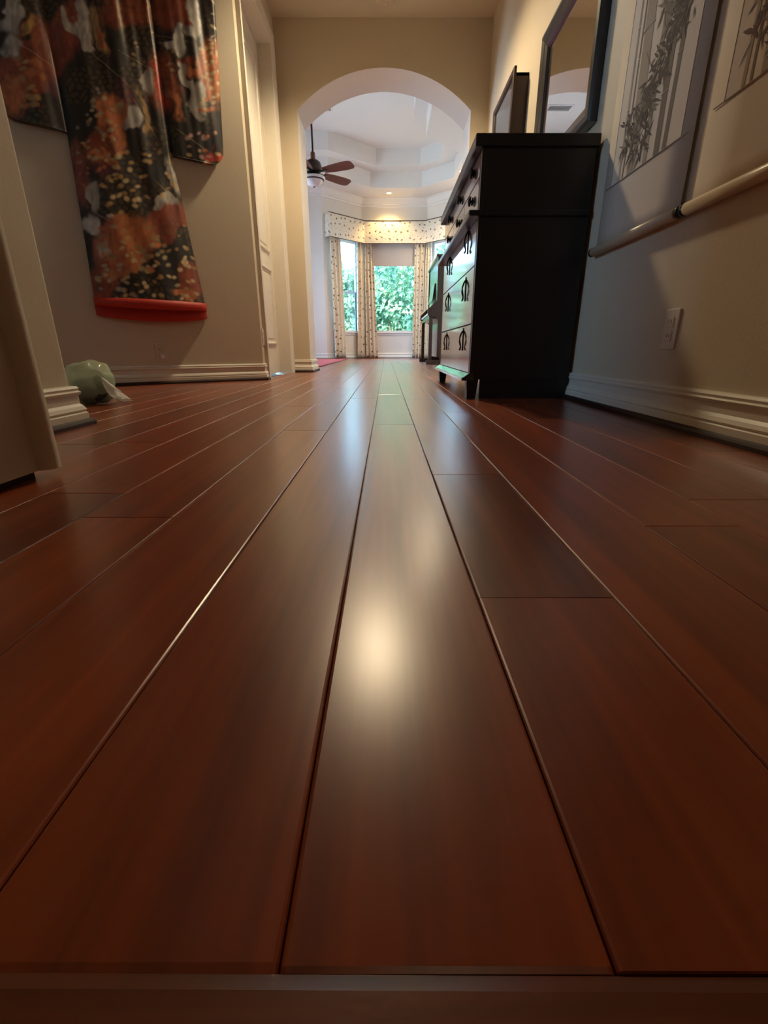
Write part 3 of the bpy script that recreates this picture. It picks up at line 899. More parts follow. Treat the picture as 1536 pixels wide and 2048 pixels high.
# ================================================================== upright piano
PX0, PX1, PY0, PY1, PH = 0.715, 1.34, 7.05, 8.50, 1.43
pn = tag(empty('upright_piano', ((PX0 + PX1) / 2, (PY0 + PY1) / 2, 0)), 'dark brown upright piano standing beyond the black chest', 'piano')
for y in (PY0, PY1 - .04):
    sdp = MB()
    out = [(PX0 + .02, 0.10), (PX0 + .02, .60), (PX0 - .02, .64), (PX0 - .12, .66), (PX0 - .125, .74), (PX0 + .0, .86), (PX0, PH - .03), (PX1, PH - .03), (PX1, 0.0), (PX0 + .10, 0.0), (PX0 + .06, .10)]
    a = [(x, y, z) for x, z in out]; b = [(x, y + .04, z) for x, z in out]
    sdp.quad(a); sdp.quad(b[::-1])
    for i in range(len(out)):
        j = (i + 1) % len(out); sdp.quad([a[i], b[i], b[j], a[j]])
    sdp.build('side_panel', M_PIANO, pn)
MB().box(PX0 - .02, PX1 + .01, PY0 - .015, PY1 + .015, PH - .03, PH).build('lid', M_PIANO, pn, bevel=0.006)
MB().box(PX0 + .012, PX0 + .035, PY0 + .04, PY1 - .04, .86, PH - .03).build('upper_panel', M_PIANO, pn)
MB().box(PX0 + .05, PX0 + .075, PY0 + .04, PY1 - .04, .10, .62).build('lower_panel', M_PIANO, pn)
MB().box(PX0 - .10, PX0 + .05, PY0 + .04, PY1 - .04, .62, .675).build('key_bed', M_PIANO, pn)
fb = MB(); fb.hexa([(PX0 + .005, PY0 + .04, .70), (PX0 + .03, PY0 + .04, .70), (PX0 + .03, PY1 - .04, .70), (PX0 + .005, PY1 - .04, .70), (PX0 + .01, PY0 + .04, .86), (PX0 + .035, PY0 + .04, .86), (PX0 + .035, PY1 - .04, .86), (PX0 + .01, PY1 - .04, .86)])
fb.build('fallboard', M_PIANO, pn)
nk = 52; kw = (PY1 - PY0 - .16) / nk
wk = MB().box(0, .13, .0004, kw - .0004, 0, .022).mesh('white_key', M_IVORY); bk = MB().box(0, .085, 0, kw * .55, 0, .012).mesh('black_key', M_EBONY)
for i in range(nk):
    o = bpy.data.objects.new('white_key', wk); COL.objects.link(o); o.location = (PX0 - .112, PY0 + .08 + i * kw, .677); attach(o, pn)
    if i % 7 in (0, 2, 3, 5, 6) and i < nk - 1:
        o = bpy.data.objects.new('black_key', bk); COL.objects.link(o); o.location = (PX0 - .067, PY0 + .08 + (i + .72) * kw, .699); attach(o, pn)
for y in (PY0 + .04, PY1 - .08):
    MB().box(PX0 - .12, PX0 + .02, y, y + .04, .675, .715).build('key_block', M_PIANO, pn, bevel=.004)
for y in (PY0 + .005, PY1 - .045):
    lg = MB(); lg.box(PX0 - .10, PX0 - .05, y, y + .04, .06, .64); lg.box(PX0 - .13, PX0 + .08, y - .003, y + .043, 0.0, .06)
    lg.build('front_leg', M_PIANO, pn, bevel=.005)
ms = MB(); ms.hexa([(PX0 - .03, PY0 + .4, .88), (PX0 - .018, PY0 + .4, .88), (PX0 - .018, PY1 - .4, .88), (PX0 - .03, PY1 - .4, .88), (PX0 + .0, PY0 + .4, 1.12), (PX0 + .012, PY0 + .4, 1.12), (PX0 + .012, PY1 - .4, 1.12), (PX0 + .0, PY1 - .4, 1.12)])
ms.build('music_desk', M_PIANO, pn)

# ================================================================== black chest of drawers
CX0, CX1, CY0, CY1 = 0.384, 0.838, 2.195, 3.400
ch = tag(empty('chest_of_drawers', ((CX0 + CX1) / 2, (CY0 + CY1) / 2, 0)), 'tall black lacquered chest of drawers with iron pulls against the right wall', 'chest')
cb = MB()
cb.box(CX0 + .012, CX1, CY0, CY1, 0.085, 0.975)
cb.build('carcass', M_BLACK, ch, bevel=0.002)
sf = MB()   # face frame round the drawers
for y in (CY0, CY1 - .028):
    sf.box(CX0, CX0 + .012, y, y + .028, .10, .972)
sf.box(CX0, CX0 + .012, CY0 + .028, CY1 - .028, .960, .972)
sf.build('face_frame', M_BLACK, ch, bevel=0.0015)
tp = MB(); tp.box(CX0 - .030, CX1 + .008, CY0 - .012, CY1 + .022, .972, 1.015)
tp.build('top', M_MOLD, ch, bevel=0.004)
ws = MB(); ws.box(CX0 - .042, CX1, CY0 - .010, CY1 + .018, .735, .757)
ws.build('waist_molding', M_MOLD, ch, bevel=0.004)
pl = MB()
pl.sweep([(CX1, CY0), (CX0, CY0), (CX0, CY1), (CX1, CY1)], [(0, .078), (.036, .078), (.036, .090), (.028, .100), (.010, .108), (0, .110)], side=-1)
plo = MB().box(CX0 - .036, CX0 + .02, CY0 - .004, CY1 + .02, .080, .094)
plo.hexa([(CX0 - .03, CY0 - .004, .094), (CX0 + .02, CY0 - .004, .094), (CX0 + .02, CY1 + .02, .094), (CX0 - .03, CY1 + .02, .094),
          (CX0 - .004, CY0 - .004, .112), (CX0 + .02, CY0 - .004, .112), (CX0 + .02, CY1 + .02, .112), (CX0 - .004, CY1 + .02, .112)])
plo.build('plinth_molding', M_DRAWER, ch, bevel=0.002)
for (x, y) in ((CX0 - .012, CY0), (CX0 - .012, CY1 - .06), (CX1 - .05, CY0), (CX1 - .05, CY1 - .06)):
    ft = MB(); ft.hexa([(x + .006, y + .004, 0), (x + .046, y + .004, 0), (x + .046, y + .056, 0), (x + .006, y + .056, 0), (x, y, .086), (x + .055, y, .086), (x + .055, y + .06, .086), (x, y + .06, .086)])
    ft.build('foot', M_BLACK, ch, bevel=0.002)
bp_ = MB(); bp_.box(CX0 + .05, CX1 - .02, CY0 + .002, CY0 + .018, .0, .09); bp_.build('side_apron', M_BLACK, ch)

def knob_mesh(parent, y, z):
    k = MB(); k.lathe([(0.0, 0.0), (0.016, 0.0), (0.016, 0.003), (0.006, 0.004), (0.007, 0.007), (0.019, 0.008), (0.021, 0.011), (0.017, 0.016), (0.008, 0.019), (0, 0.020)], (CX0 - .001, y, z), axis=(-1, 0, 0), n=16)
    k.build('knob', M_IRON, parent)
def drop_pull(parent, y, z):
    """tall wrought plate with a bowed bail in front of it"""
    p = MB()
    prof = [(0.054, .004), (0.047, .012), (0.040, .006), (0.030, .010), (0.0, .0075), (-0.030, .010), (-0.040, .006), (-0.052, .010)]
    f = [(CX0 - .004, y + w, z + h_) for h_, w in prof] + [(CX0 - .004, y - w, z + h_) for h_, w in reversed(prof)]
    b = [(CX0 + .001, q[1], q[2]) for q in f]
    p.quad(f); p.quad(b[::-1])
    for i in range(len(f)):
        j = (i + 1) % len(f); p.quad([f[i], b[i], b[j], f[j]])
    po_ = p.build('pull_plate', M_IRON, parent)
    bl = MB()
    for s_ in (-1, 1):
        path = [(CX0 - .004, y + s_ * .004, z + .036), (CX0 - .010, y + s_ * .007, z + .030), (CX0 - .016, y + s_ * .009, z + .012), (CX0 - .017, y + s_ * .011, z - .008), (CX0 - .013, y + s_ * .009, z - .026), (CX0 - .011, y + s_ * .008, z - .036), (CX0 - .015, y + s_ * .014, z - .050)]
        bl.tube(path, [.0035, .0035, .003, .003, .003, .003, .0025], 7)
    bl.tube([(CX0 - .005, y - .008, z + .036), (CX0 - .005, y + .008, z + .036)], .005, 8)
    bl.build('bail', M_IRON, parent)
cols3 = [(CY0 + .030, CY0 + .404), (CY0 + .408, CY0 + .797), (CY0 + .801, CY1 - .030)]
for (z0, z1, zk) in ((.884, .958, .938), (.762, .879, .835)):
    for (y0, y1), yk in zip(cols3, (2.38, 2.755, 3.13)):
        d_ = MB(); d_.box(CX0 - .001, CX0 + .010, y0, y1, z0, z1)
        do = d_.build('small_drawer', M_DRAWER, ch, bevel=0.0025)
        knob_mesh(do, yk, zk)
for z0, z1, zk in ((.562, .733, .690), (.327, .556, .487), (.114, .321, .262)):
    d_ = MB(); d_.box(CX0 - .001, CX0 + .010, CY0 + .030, CY1 - .030, z0, z1)
    do = d_.build('large_drawer', M_DRAWER, ch, bevel=0.0025)
    for yk in (2.435, 3.085): drop_pull(do, yk, zk)

# ================================================================== wall mirror
MY0, MY1, MZ0, MZ1 = 2.285, 3.10, 1.09, 1.76
mr = tag(empty('wall_mirror', (RX, (MY0 + MY1) / 2, MZ0)), 'rectangular mirror in a thick black frame above the black chest', 'mirror')
FP = [(0.0, 0.002), (0.0, 0.030), (0.010, 0.040), (0.028, 0.044), (0.045, 0.036), (0.060, 0.034), (0.076, 0.026), (0.086, 0.016), (0.086, 0.002)]
loop = [(MY0, MZ0), (MY1, MZ0), (MY1, MZ1), (MY0, MZ1)]
rows = []
for (y, z) in loop + loop[:1]:
    sy = 1 if y == MY0 else -1; sz = 1 if z == MZ0 else -1
    rows.append([(RX - h_, y + sy * o_, z + sz * o_) for o_, h_ in FP])
MB().grid(rows, smooth=False).build('frame', M_MFRAME, mr)
MB().box(RX - .014, RX - .004, MY0 + .08, MY1 - .08, MZ0 + .08, MZ1 - .08).build('glass', M_MIRROR, mr)

# framed shadow box beyond it
SY0, SY1, SZ0, SZ1 = 3.46, 4.02, 1.12, 1.795
sb = tag(empty('shadow_box_frame', (RX, (SY0 + SY1) / 2, SZ0)), 'deep dark brown glazed box frame on the right wall beyond the mirror', 'picture frame')
bxm = MB()
bxm.box(RX - .078, RX - .001, SY0, SY0 + .016, SZ0, SZ1 - .02); bxm.box(RX - .078, RX - .001, SY1 - .016, SY1, SZ0, SZ1 - .02)
bxm.box(RX - .078, RX - .001, SY0, SY1, SZ1 - .036, SZ1 - .02); bxm.box(RX - .078, RX - .001, SY0, SY1, SZ0, SZ0 + .016)
bxm.build('box', M_BOXWOOD, sb)
loop = [(SY0 - .004, SZ0 - .01), (SY1 + .004, SZ0 - .01), (SY1 + .004, SZ1 + .01), (SY0 - .004, SZ1 + .01)]
rows = []
for (y, z) in loop + loop[:1]:
    sy = 1 if y < 3.7 else -1; sz = 1 if z < 1.4 else -1
    rows.append([(RX - h_, y + sy * o_, z + sz * o_) for o_, h_ in [(0, .078), (0, .092), (.006, .096), (.030, .094), (.036, .086), (.036, .078)]])
MB().grid(rows, smooth=False).build('front_frame', M_BOXWOOD, sb)
MB().box(RX - .084, RX - .080, SY0 + .03, SY1 - .03, SZ0 + .02, SZ1 - .02).build('glass', M_BOXGLASS, sb)

# ================================================================== hanging scrolls
def scroll(y0, y1, label, seed, maroon, pb=0.79):
    zt, zb = 2.20, 0.587
    xs = RX - 0.011
    s = tag(empty('hanging_scroll', (xs, (y0 + y1) / 2, zb)), label, 'scroll', 'ink scrolls on the right wall')
    cl = MB()
    n = 30
    rows = []
    for i in range(n + 1):
        z = zb + (zt - zb) * i / n
        rows.append([(xs + 0.0006 * math.sin(5 * z + k) * (k - 2), y0 + (y1 - y0) * k / 4, z) for k in range(5)])
    o = MB().grid(rows).build('mount', M_PAPER, s)
    so = o.modifiers.new('thickness', 'SOLIDIFY'); so.thickness = 0.0012
    # painting panel
    m_ = 0.062
    py0, py1, pz0, pz1 = y0 + m_, y1 - m_, pb, 2.0
    xp = xs - 0.0026
    MB().box(xp, xp + .0014, py0, py1, pz0, pz1).build('painting', M_PAPER2, s)
    ed = MB(); ed.box(xp - .0006, xp, py0 - .035, py1 + .04, pz0 - .0016, pz0 + .0016); ed.box(xp - .0006, xp, py1 - .0008, py1 + .0012, pz0, pz1)
    ed.build('painting_border', M_INK_M, s)
    # bamboo: stems with nodes, twigs, pointed leaves in clumps
    r = random.Random(seed); ink = MB()
    lay_ = [0]
    def xo():
        lay_[0] += 1
        return xp - .0008 - lay_[0] * 2e-6
    def stroke(pa, pb_, w0, w1, mi):
        (ya, za), (yb, zb_) = pa, pb_
        dy, dz = yb - ya, zb_ - za; L_ = math.hypot(dy, dz) + 1e-9; ny, nz = -dz / L_, dy / L_
        x = xo()
        ink.quad([(x, ya + ny * w0, za + nz * w0), (x, yb + ny * w1, zb_ + nz * w1), (x, yb - ny * w1, zb_ - nz * w1), (x, ya - ny * w0, za - nz * w0)], mi)
    def leaf(y, z, ang, L_, w, mi):
        ca, sa = math.cos(ang), math.sin(ang)
        x = xo(); pts = []
        for t, k in ((0, 0), (.25, .8), (.5, 1), (.8, .5), (1, 0)):
            pts.append((y + ca * L_ * t - sa * w * k, z + sa * L_ * t + ca * w * k))
        for t, k in ((.8, .5), (.5, 1), (.25, .8)):
            pts.append((y + ca * L_ * t + sa * w * k, z + sa * L_ * t - ca * w * k))
        ink.quad([(x, a, b) for a, b in pts], mi)
    W = py1 - py0
    # y grows away from the camera (to the left in view)
    stems = [(.86, .006, 2, .0), (.66, .030, 2, .05), (.30, .016, 1, .0), (.20, .011, 1, -.02), (.46, .012, 2, .02), (.80, .004, 1, 0.0)]
    for fx, w, mi, lean in stems:
        z = pz0; y = py0 + fx * W
        while z < pz1 - .02:
            seg = r.uniform(.16, .24); z2 = min(z + seg, pz1)
            y2 = min(max(y + lean * seg + r.uniform(-.004, .004), py0), py1)
            stroke((y, z + .004), (y2, z2 - .004), w, w * .95, mi)
            stroke((y2 - w * 1.2, z2 - .002), (y2 + w * 1.2, z2 - .001), .002, .002, 0 if w > .01 else 1)
            y, z = y2, z2
    clumps = [(.60, pz0 + .09, 16, .075, 0), (.78, pz0 + .14, 12, .06, 0), (.55, pz0 + .19, 16, .07, 0), (.42, pz0 + .26, 16, .065, 0), (.30, pz0 + .33, 12, .06, 0), (.20, pz0 + .36, 8, .05, 0), (.42, pz0 + .42, 14, .07, 1), (.50, pz0 + .52, 12, .075, 1), (.34, pz0 + .57, 18, .08, 0), (.20, pz0 + .64, 16, .08, 1), (.10, pz0 + .72, 14, .08, 1), (.62, pz0 + .66, 12, .09, 2), (.35, pz0 + .80, 22, .09, 1), (.7, pz0 + .9, 18, .09, 1), (.25, pz0 + 1.0, 20, .09, 1)]
    for fx, z, n_, L_, mi in clumps:
        for i in range(int(n_ * 4.5)):
            y = py0 + (fx + r.uniform(-.11, .11)) * W; zz = z + r.uniform(-.05, .055)
            ang = r.choice([-1.9, -1.2, -0.6, 2.4, -2.6, .5]) + r.uniform(-.4, .4)
            mm = 3 if (maroon and r.random() < .75) else (mi if r.random() < .8 else 1)
            l2 = L_ * r.uniform(.35, .9)
            if py0 < y + math.cos(ang) * l2 < py1 and py0 < y < py1 and zz + math.sin(ang) * l2 > pz0:
                leaf(y, zz, ang, l2, r.uniform(.002, .0055), mm)
    for i in range(9):
        y = py0 + r.uniform(.2, .85) * W; z = pz0 + r.uniform(.05, .9)
        stroke((y, z), (y + r.uniform(-.05, .05), z + r.uniform(.02, .07)), .0012, .0008, 3 if maroon else 0)
    ink.build('ink_bamboo', [M_INK_D, M_INK_M, M_INK_L, M_INK_R], s)
    # roller and knobs
    xr = xs - 0.0075
    MB().tube([(xr, y0 - .004, zb), (xr, y1 + .004, zb)], 0.0165, 20).build('bottom_roller', M_ROLL, s)
    for ye, sg in ((y0 - .004, -1), (y1 + .004, 1)):
        MB().lathe([(0, 0), (.012, 0), (.0125, .006), (.0165, .008), (.0165, .016), (.010, .019), (0, .020)], (xr, ye, zb), axis=(0, sg, 0), n=20).build('roller_knob', M_MFRAME, s)
    MB().tube([(xs, y0, zt), (xs, y1, zt)], 0.008, 10).build('top_rod', M_BOXWOOD, s)
    MB().tube([(xs, y0 + .15, zt), (RX - .012, (y0 + y1) / 2, zt + .16), (xs, y1 - .15, zt)], 0.002, 6).build('hanging_loop', M_CORD, s)
    return s
scroll(1.535, 2.092, 'hanging scroll with grey ink bamboo painting next to the black chest', 5, False, 0.79)
scroll(0.925, 1.482, 'hanging scroll with maroon leaf painting nearest the viewer on the right wall', 9, True, 0.80)

# ================================================================== outlets
def outlet(name, c, t, n_, label, mat, w=0.07, hgt=0.114, plug=False):
    """plate centred at c, t = horizontal direction in the wall, n_ = out of the wall"""
    c = Vector(c); t = Vector((t[0], t[1], 0)).normalized(); n_ = Vector((n_[0], n_[1], 0)).normalized(); up = Vector((0, 0, 1))
    o = tag(empty(name, c), label, 'outlet')
    def bx(a0, a1, z0, z1, d0, d1, nm, m, bev=0.0, par=o):
        pts = []
        for z in (z0, z1):
            for a, d_ in ((a0, d0), (a1, d0), (a1, d1), (a0, d1)):
                pts.append(tuple(c + t * a + n_ * d_ + up * z))
        return MB().hexa(pts).build(nm, m, par, bevel=bev)
    bx(-w / 2, w / 2, -hgt / 2, hgt / 2, 0.0005, .006, 'cover_plate', mat, .003)
    for s_ in (-1, 1):
        r_ = bx(-.0165, .0165, s_ * .0195 - .014, s_ * .0195 + .014, .006, .009, 'receptacle', mat, .002)
        for q in (-.006, .006):
            bx(q - .001, q + .001, s_ * .0195 - .003, s_ * .0195 + .007, .0088, .0093, 'slot', M_SLOT, 0, r_)
    if plug:
        bx(-.014, .014, -.036, -.012, .009, .03, 'plug', M_RPLASTIC, .004)
    return o
outlet('wall_outlet', (RX, 1.478, 0.274), (0, 1), (-1, 0), 'cream wall outlet below the hanging scrolls on the right wall', M_PLASTIC)
outlet('wall_outlet', (LX, 3.612 - .02, 0.30), (0, 1), (1, 0), 'narrow cream outlet plate on the wall end beside the panel door', M_TRIM, w=.05)
kc = KA + KD * 0.69
outlet('wall_outlet', (kc.x, kc.y, 0.195), (KD.x, KD.y), (KN.x, KN.y), 'outlet with small white plug under the kimono', M_WALL, plug=True)
outlet('wall_outlet', (0.37, 11.5, 0.29), (1, 0), (0, -1), 'white outlet below the middle bay window', M_RPLASTIC)

# ================================================================== kimono on the slanted wall
CT, ST = math.cos(PITCH), math.sin(PITCH)
def print_uv(P):
    """print layout coordinates of a point of the flat-laid robe (numpy arrays)"""
    x, y, z = P[..., 0], P[..., 1], P[..., 2] - CAM_H
    w = y * CT - z * ST; dn = -y * ST - z * CT
    return 772 + FPX * x / w, 1024 + FPX * dn / w
nr_ = np.random.RandomState(4)
C_BLACK = np.array((.012, .009, .008)); C_BRICK = np.array((.23, .045, .018)); C_ORANGE = np.array((.44, .135, .045)); C_GREY = np.array((.40, .38, .34))
C_CREAM = np.array((.62, .47, .25)); C_GOLD = np.array((.42, .25, .09)); C_PLUM = np.array((.09, .02, .035)); C_RED = np.array((.45, .035, .015)); C_WHITE = np.array((.55, .54, .50))
# patches: colour, centre, radii, tilt(deg), softness
PATCH = [
 (C_PLUM, 110, 120, 90, 110, 0, .3), (C_BRICK, 90, 90, 60, 85, 15, .3), (C_BRICK, 40, 150, 60, 60, 0, .3), (C_ORANGE, 25, 190, 40, 50, 0, .5), (C_ORANGE, 70, 130, 18, 14, 30, .5), (C_ORANGE, 56, 150, 16, 14, 30, .5),
 (C_BLACK, 95, 222, 62, 38, 5, .3), (C_BLACK, 165, 160, 50, 75, 20, .3), (C_BRICK, 140, 40, 30, 60, 10, .4), (C_GOLD, 60, 52, 10, 30, 25, .5),
 (C_GREY, 22, 30, 26, 48, -10, .35), (C_BLACK, 85, 15, 28, 26, 10, .4), (C_GREY, 25, 90, 26, 18, 35, .5), (C_BLACK, 55, 80, 12, 14, 30, .4), (C_BLACK, 3, 20, 9, 32, 0, .3),
 (C_GREY, 140, 45, 12, 50, -28, .35), (C_GREY, 170, 40, 20, 55, -8, .3), (C_GREY, 175, 88, 22, 14, 20, .3), (C_GOLD, 200, 60, 9, 60, -10, .4), (C_ORANGE, 207, 75, 8, 40, -10, .5),
 (C_BRICK, 260, 25, 60, 45, 0, .4), (C_BRICK, 345, 20, 55, 40, 0, .4), (C_GOLD, 245, 40, 6, 60, -14, .6), (C_GOLD, 300, 20, 6, 35, -10, .6), (C_BLACK, 290, 90, 75, 48, 15, .3),
 (C_WHITE, 357, 80, 11, 32, -15, .3), (C_WHITE, 350, 95, 20, 12, 0, .4), (C_GREY, 388, 35, 14, 45, -8, .35), (C_GREY, 380, 60, 24, 14, 20, .5), (C_BLACK, 415, 30, 24, 50, 0, .3),
 (C_ORANGE, 425, 140, 34, 72, 0, .25), (C_BRICK, 372, 125, 18, 16, 30, .4), (C_ORANGE, 380, 145, 16, 14, 20, .4), (C_BRICK, 325, 165, 38, 70, -10, .3), (C_RED, 322, 170, 10, 62, -10, .4), (C_ORANGE, 352, 210, 10, 45, -12, .4),
 (C_GREY, 300, 165, 15, 34, -8, .35), (C_GREY, 375, 165, 9, 45, -18, .25), (C_GREY, 400, 182, 20, 26, 0, .3), (C_GREY, 392, 215, 16, 26, -25, .35), (C_BLACK, 370, 268, 50, 34, 12, .3), (C_BLACK, 425, 242, 26, 28, 0, .3), (C_RED, 428, 314, 30, 16, 0, .3),
 (C_PLUM, 250, 195, 28, 35, 10, .4), (C_ORANGE, 222, 245, 30, 65, -12, .25), (C_BRICK, 205, 290, 30, 50, 10, .3), (C_GREY, 265, 238, 20, 23, 10, .25), (C_GOLD, 292, 230, 6, 70, -14, .6), (C_BLACK, 170, 230, 32, 40, 0, .35),
 (C_BRICK, 160, 345, 22, 70, -6, .25), (C_BLACK, 290, 310, 48, 60, -14, .3), (C_PLUM, 215, 345, 30, 20, 0, .4), (C_BLACK, 245, 375, 45, 34, 0, .3), (C_BLACK, 330, 340, 30, 40, 0, .3),
 (C_GREY, 350, 345, 14, 44, -15, .35), (C_GREY, 190, 400, 14, 30, -10, .25), (C_WHITE, 182, 452, 16, 26, -10, .35), (C_WHITE, 220, 440, 9, 9, 0, .4), (C_BLACK, 205, 455, 10, 16, 30, .4), (C_GREY, 332, 405, 24, 15, -20, .25),
 (C_BRICK, 340, 450, 60, 42, -10, .3), (C_BRICK, 365, 440, 20, 50, -10, .4), (C_ORANGE, 250, 490, 72, 62, -32, .25), (C_ORANGE, 240, 500, 40, 34, 0, .4), (C_BRICK, 205, 560, 32, 48, 0, .3), (C_GREY, 212, 505, 22, 14, 20, .6), (C_ORANGE, 215, 545, 26, 20, 0, .5),
 (C_BLACK, 345, 515, 60, 38, -15, .25), (C_BLACK, 285, 572, 58, 34, -28, .25), (C_BLACK, 372, 470, 16, 22, 0, .4), (C_BRICK, 385, 560, 24, 40, -15, .3), (C_ORANGE, 372, 590, 34, 16, 10, .35), (C_RED, 198, 598, 18, 22, 0, .5),
]
DOTS = []
def add_dots(n, x0, x1, y0, y1, r0, r1, cols, slope=0):
    for i in range(n):
        x, y = nr_.uniform(x0, x1), nr_.uniform(y0, y1)
        
        DOTS.append((x + slope * (y - y0), y, nr_.uniform(r0, r1) * 1.15, nr_.uniform(r0, r1) * .85, nr_.uniform(-40, 40), cols[nr_.randint(len(cols))] * nr_.uniform(.7, 1.15), False))
add_dots(48, 195, 350, 300, 430, 5, 8, [C_CREAM, C_GOLD, C_CREAM], .1)
add_dots(62, 240, 390, 490, 602, 4.5, 7.5, [C_CREAM, C_GOLD, C_CREAM], .05)
add_dots(40, 195, 320, 450, 550, 5, 10, [C_ORANGE * 1.3, C_CREAM * .7, C_GOLD])
add_dots(16, 195, 250, 530, 600, 4, 8, [C_CREAM * .9, C_GREY])
add_dots(44, 400, 442, 90, 225, 4.5, 7, [C_CREAM, C_ORANGE * 1.4, C_CREAM])
add_dots(20, 375, 440, 265, 335, 4, 7, [C_CREAM, C_ORANGE * 1.4, np.array((.55, .33, .28))])
add_dots(20, 150, 235, 170, 300, 4, 7, [C_GREY * .6, C_CREAM * .8, C_GOLD])
add_dots(24, 5, 85, 115, 238, 6, 12, [C_GOLD, C_ORANGE])
add_dots(34, 185, 245, 190, 345, 5, 10, [C_ORANGE * 1.3, C_CREAM * .7])
add_dots(16, 260, 350, 60, 140, 3, 6, [C_CREAM * .7, C_GOLD])
add_dots(10, 420, 440, 0, 90, 3, 7, [C_CREAM, C_WHITE])
add_dots(14, 155, 180, 280, 400, 4, 6, [C_ORANGE, C_CREAM * .7])
add_dots(12, 355, 400, 330, 480, 3, 5, [C_CREAM * .7, C_GOLD])
add_dots(30, -60, 450, -160, 0, 5, 10, [C_CREAM * .8, C_GOLD, C_ORANGE])
LAT = nr_.rand(64, 64)
def vnoise(x, y):
    xi, yi = np.floor(x).astype(int), np.floor(y).astype(int)
    fx, fy = x - xi, y - yi
    fx = fx * fx * (3 - 2 * fx); fy = fy * fy * (3 - 2 * fy)
    g = lambda a, b: LAT[a % 64, b % 64]
    return (g(xi, yi) * (1 - fx) + g(xi + 1, yi) * fx) * (1 - fy) + (g(xi, yi + 1) * (1 - fx) + g(xi + 1, yi + 1) * fx) * fy
def print_colour(P):
    U, V = print_uv(P)
    # a little wobble so edges are painterly
    U2 = U + 18 * (vnoise(U / 22, V / 26) - .5) + 7 * (vnoise(U / 7 + 9, V / 8) - .5)
    V2 = V + 20 * (vnoise(U / 24 + 31, V / 22 + 5) - .5) + 7 * (vnoise(U / 7 + 3, V / 8 + 40) - .5)
    fine = .7 + .6 * vnoise(U / 5, V / 12) * (.6 + .8 * vnoise(U / 16 + 20, V / 16))
    col = np.zeros(U.shape + (3,)) + C_BLACK
    up = np.clip((-V) / 60, 0, 1)[..., None]
    bands = (np.sin(U * .035 + V * .02) + np.sin(U * .011 - V * .03))[..., None]
    col = col * (1 - up) + np.where(bands > .3, C_BRICK, C_BLACK) * up
    for c, x, y, rx, ry, a, s in PATCH:
        ca, sa = math.cos(math.radians(a)), math.sin(math.radians(a))
        dx, dy = U2 - x, V2 - y
        q = np.sqrt(((dx * ca + dy * sa) / rx) ** 2 + ((-dx * sa + dy * ca) / ry) ** 2)
        k = np.clip((1.1 - q) / (s * 1.3), 0, 1)[..., None]; k = k * k * (3 - 2 * k)
        tex = fine[..., None]
        col = col * (1 - k) + c * tex * k
    for x, y, rx, ry, a, c, ring in DOTS:
        ca, sa = math.cos(math.radians(a)), math.sin(math.radians(a))
        dx, dy = U - x, V - y
        q = np.sqrt(((dx * ca + dy * sa) / rx) ** 2 + ((-dx * sa + dy * ca) / ry) ** 2)
        k = np.clip((1.0 - q) / .6, 0, 1) * .92
        if ring: k = k * np.clip((q - .25) / .3, .25, 1)
        k = k[..., None]
        col = col * (1 - k) + c * k
    # ghost scallops of gold over the whole cloth
    Us, Vs = U + 14 * (vnoise(U / 18 + 11, V / 18) - .5), V + 14 * (vnoise(U / 18, V / 18 + 50) - .5)
    gx, gy = Us / 15 + .5 * np.floor(Vs / 12), Vs / 12
    sc = np.sqrt(((gx - np.floor(gx)) - .5) ** 2 + (((gy - np.floor(gy)) - .5) * .85) ** 2)
    k = (np.clip((.42 - sc) / .16, 0, 1) * np.clip((vnoise(U / 38 + 7, V / 38 + 2) - .42) / .25, 0, 1) * .12)[..., None]
    col = col * (1 - k) + C_GOLD * 1.2 * k
    # thin pale gold lines trailing diagonally
    for x0, y0, x1, y1, w in ((145, 70, 290, 200, 1.3), (215, 90, 350, 160, 1.2), (290, 60, 400, 90, 1.1), (250, 170, 330, 300, 1.3), (330, 240, 440, 320, 1.2), (180, 420, 240, 455, 1.5), (300, 350, 350, 400, 1.2), (10, 70, 120, 140, 1.5)):
        L_ = math.hypot(x1 - x0, y1 - y0); t = ((U - x0) * (x1 - x0) + (V - y0) * (y1 - y0)) / L_
        dd = np.abs((U - x0) * (y1 - y0) - (V - y0) * (x1 - x0)) / L_ + 6 * (t / L_ - .5) ** 2
        k = (np.clip((w * .4 + .8 - dd), 0, 1) * ((t > 0) & (t < L_)))[..., None] * .45
        col = col * (1 - k) + C_CREAM * k
    return np.clip(col, 0, 1)

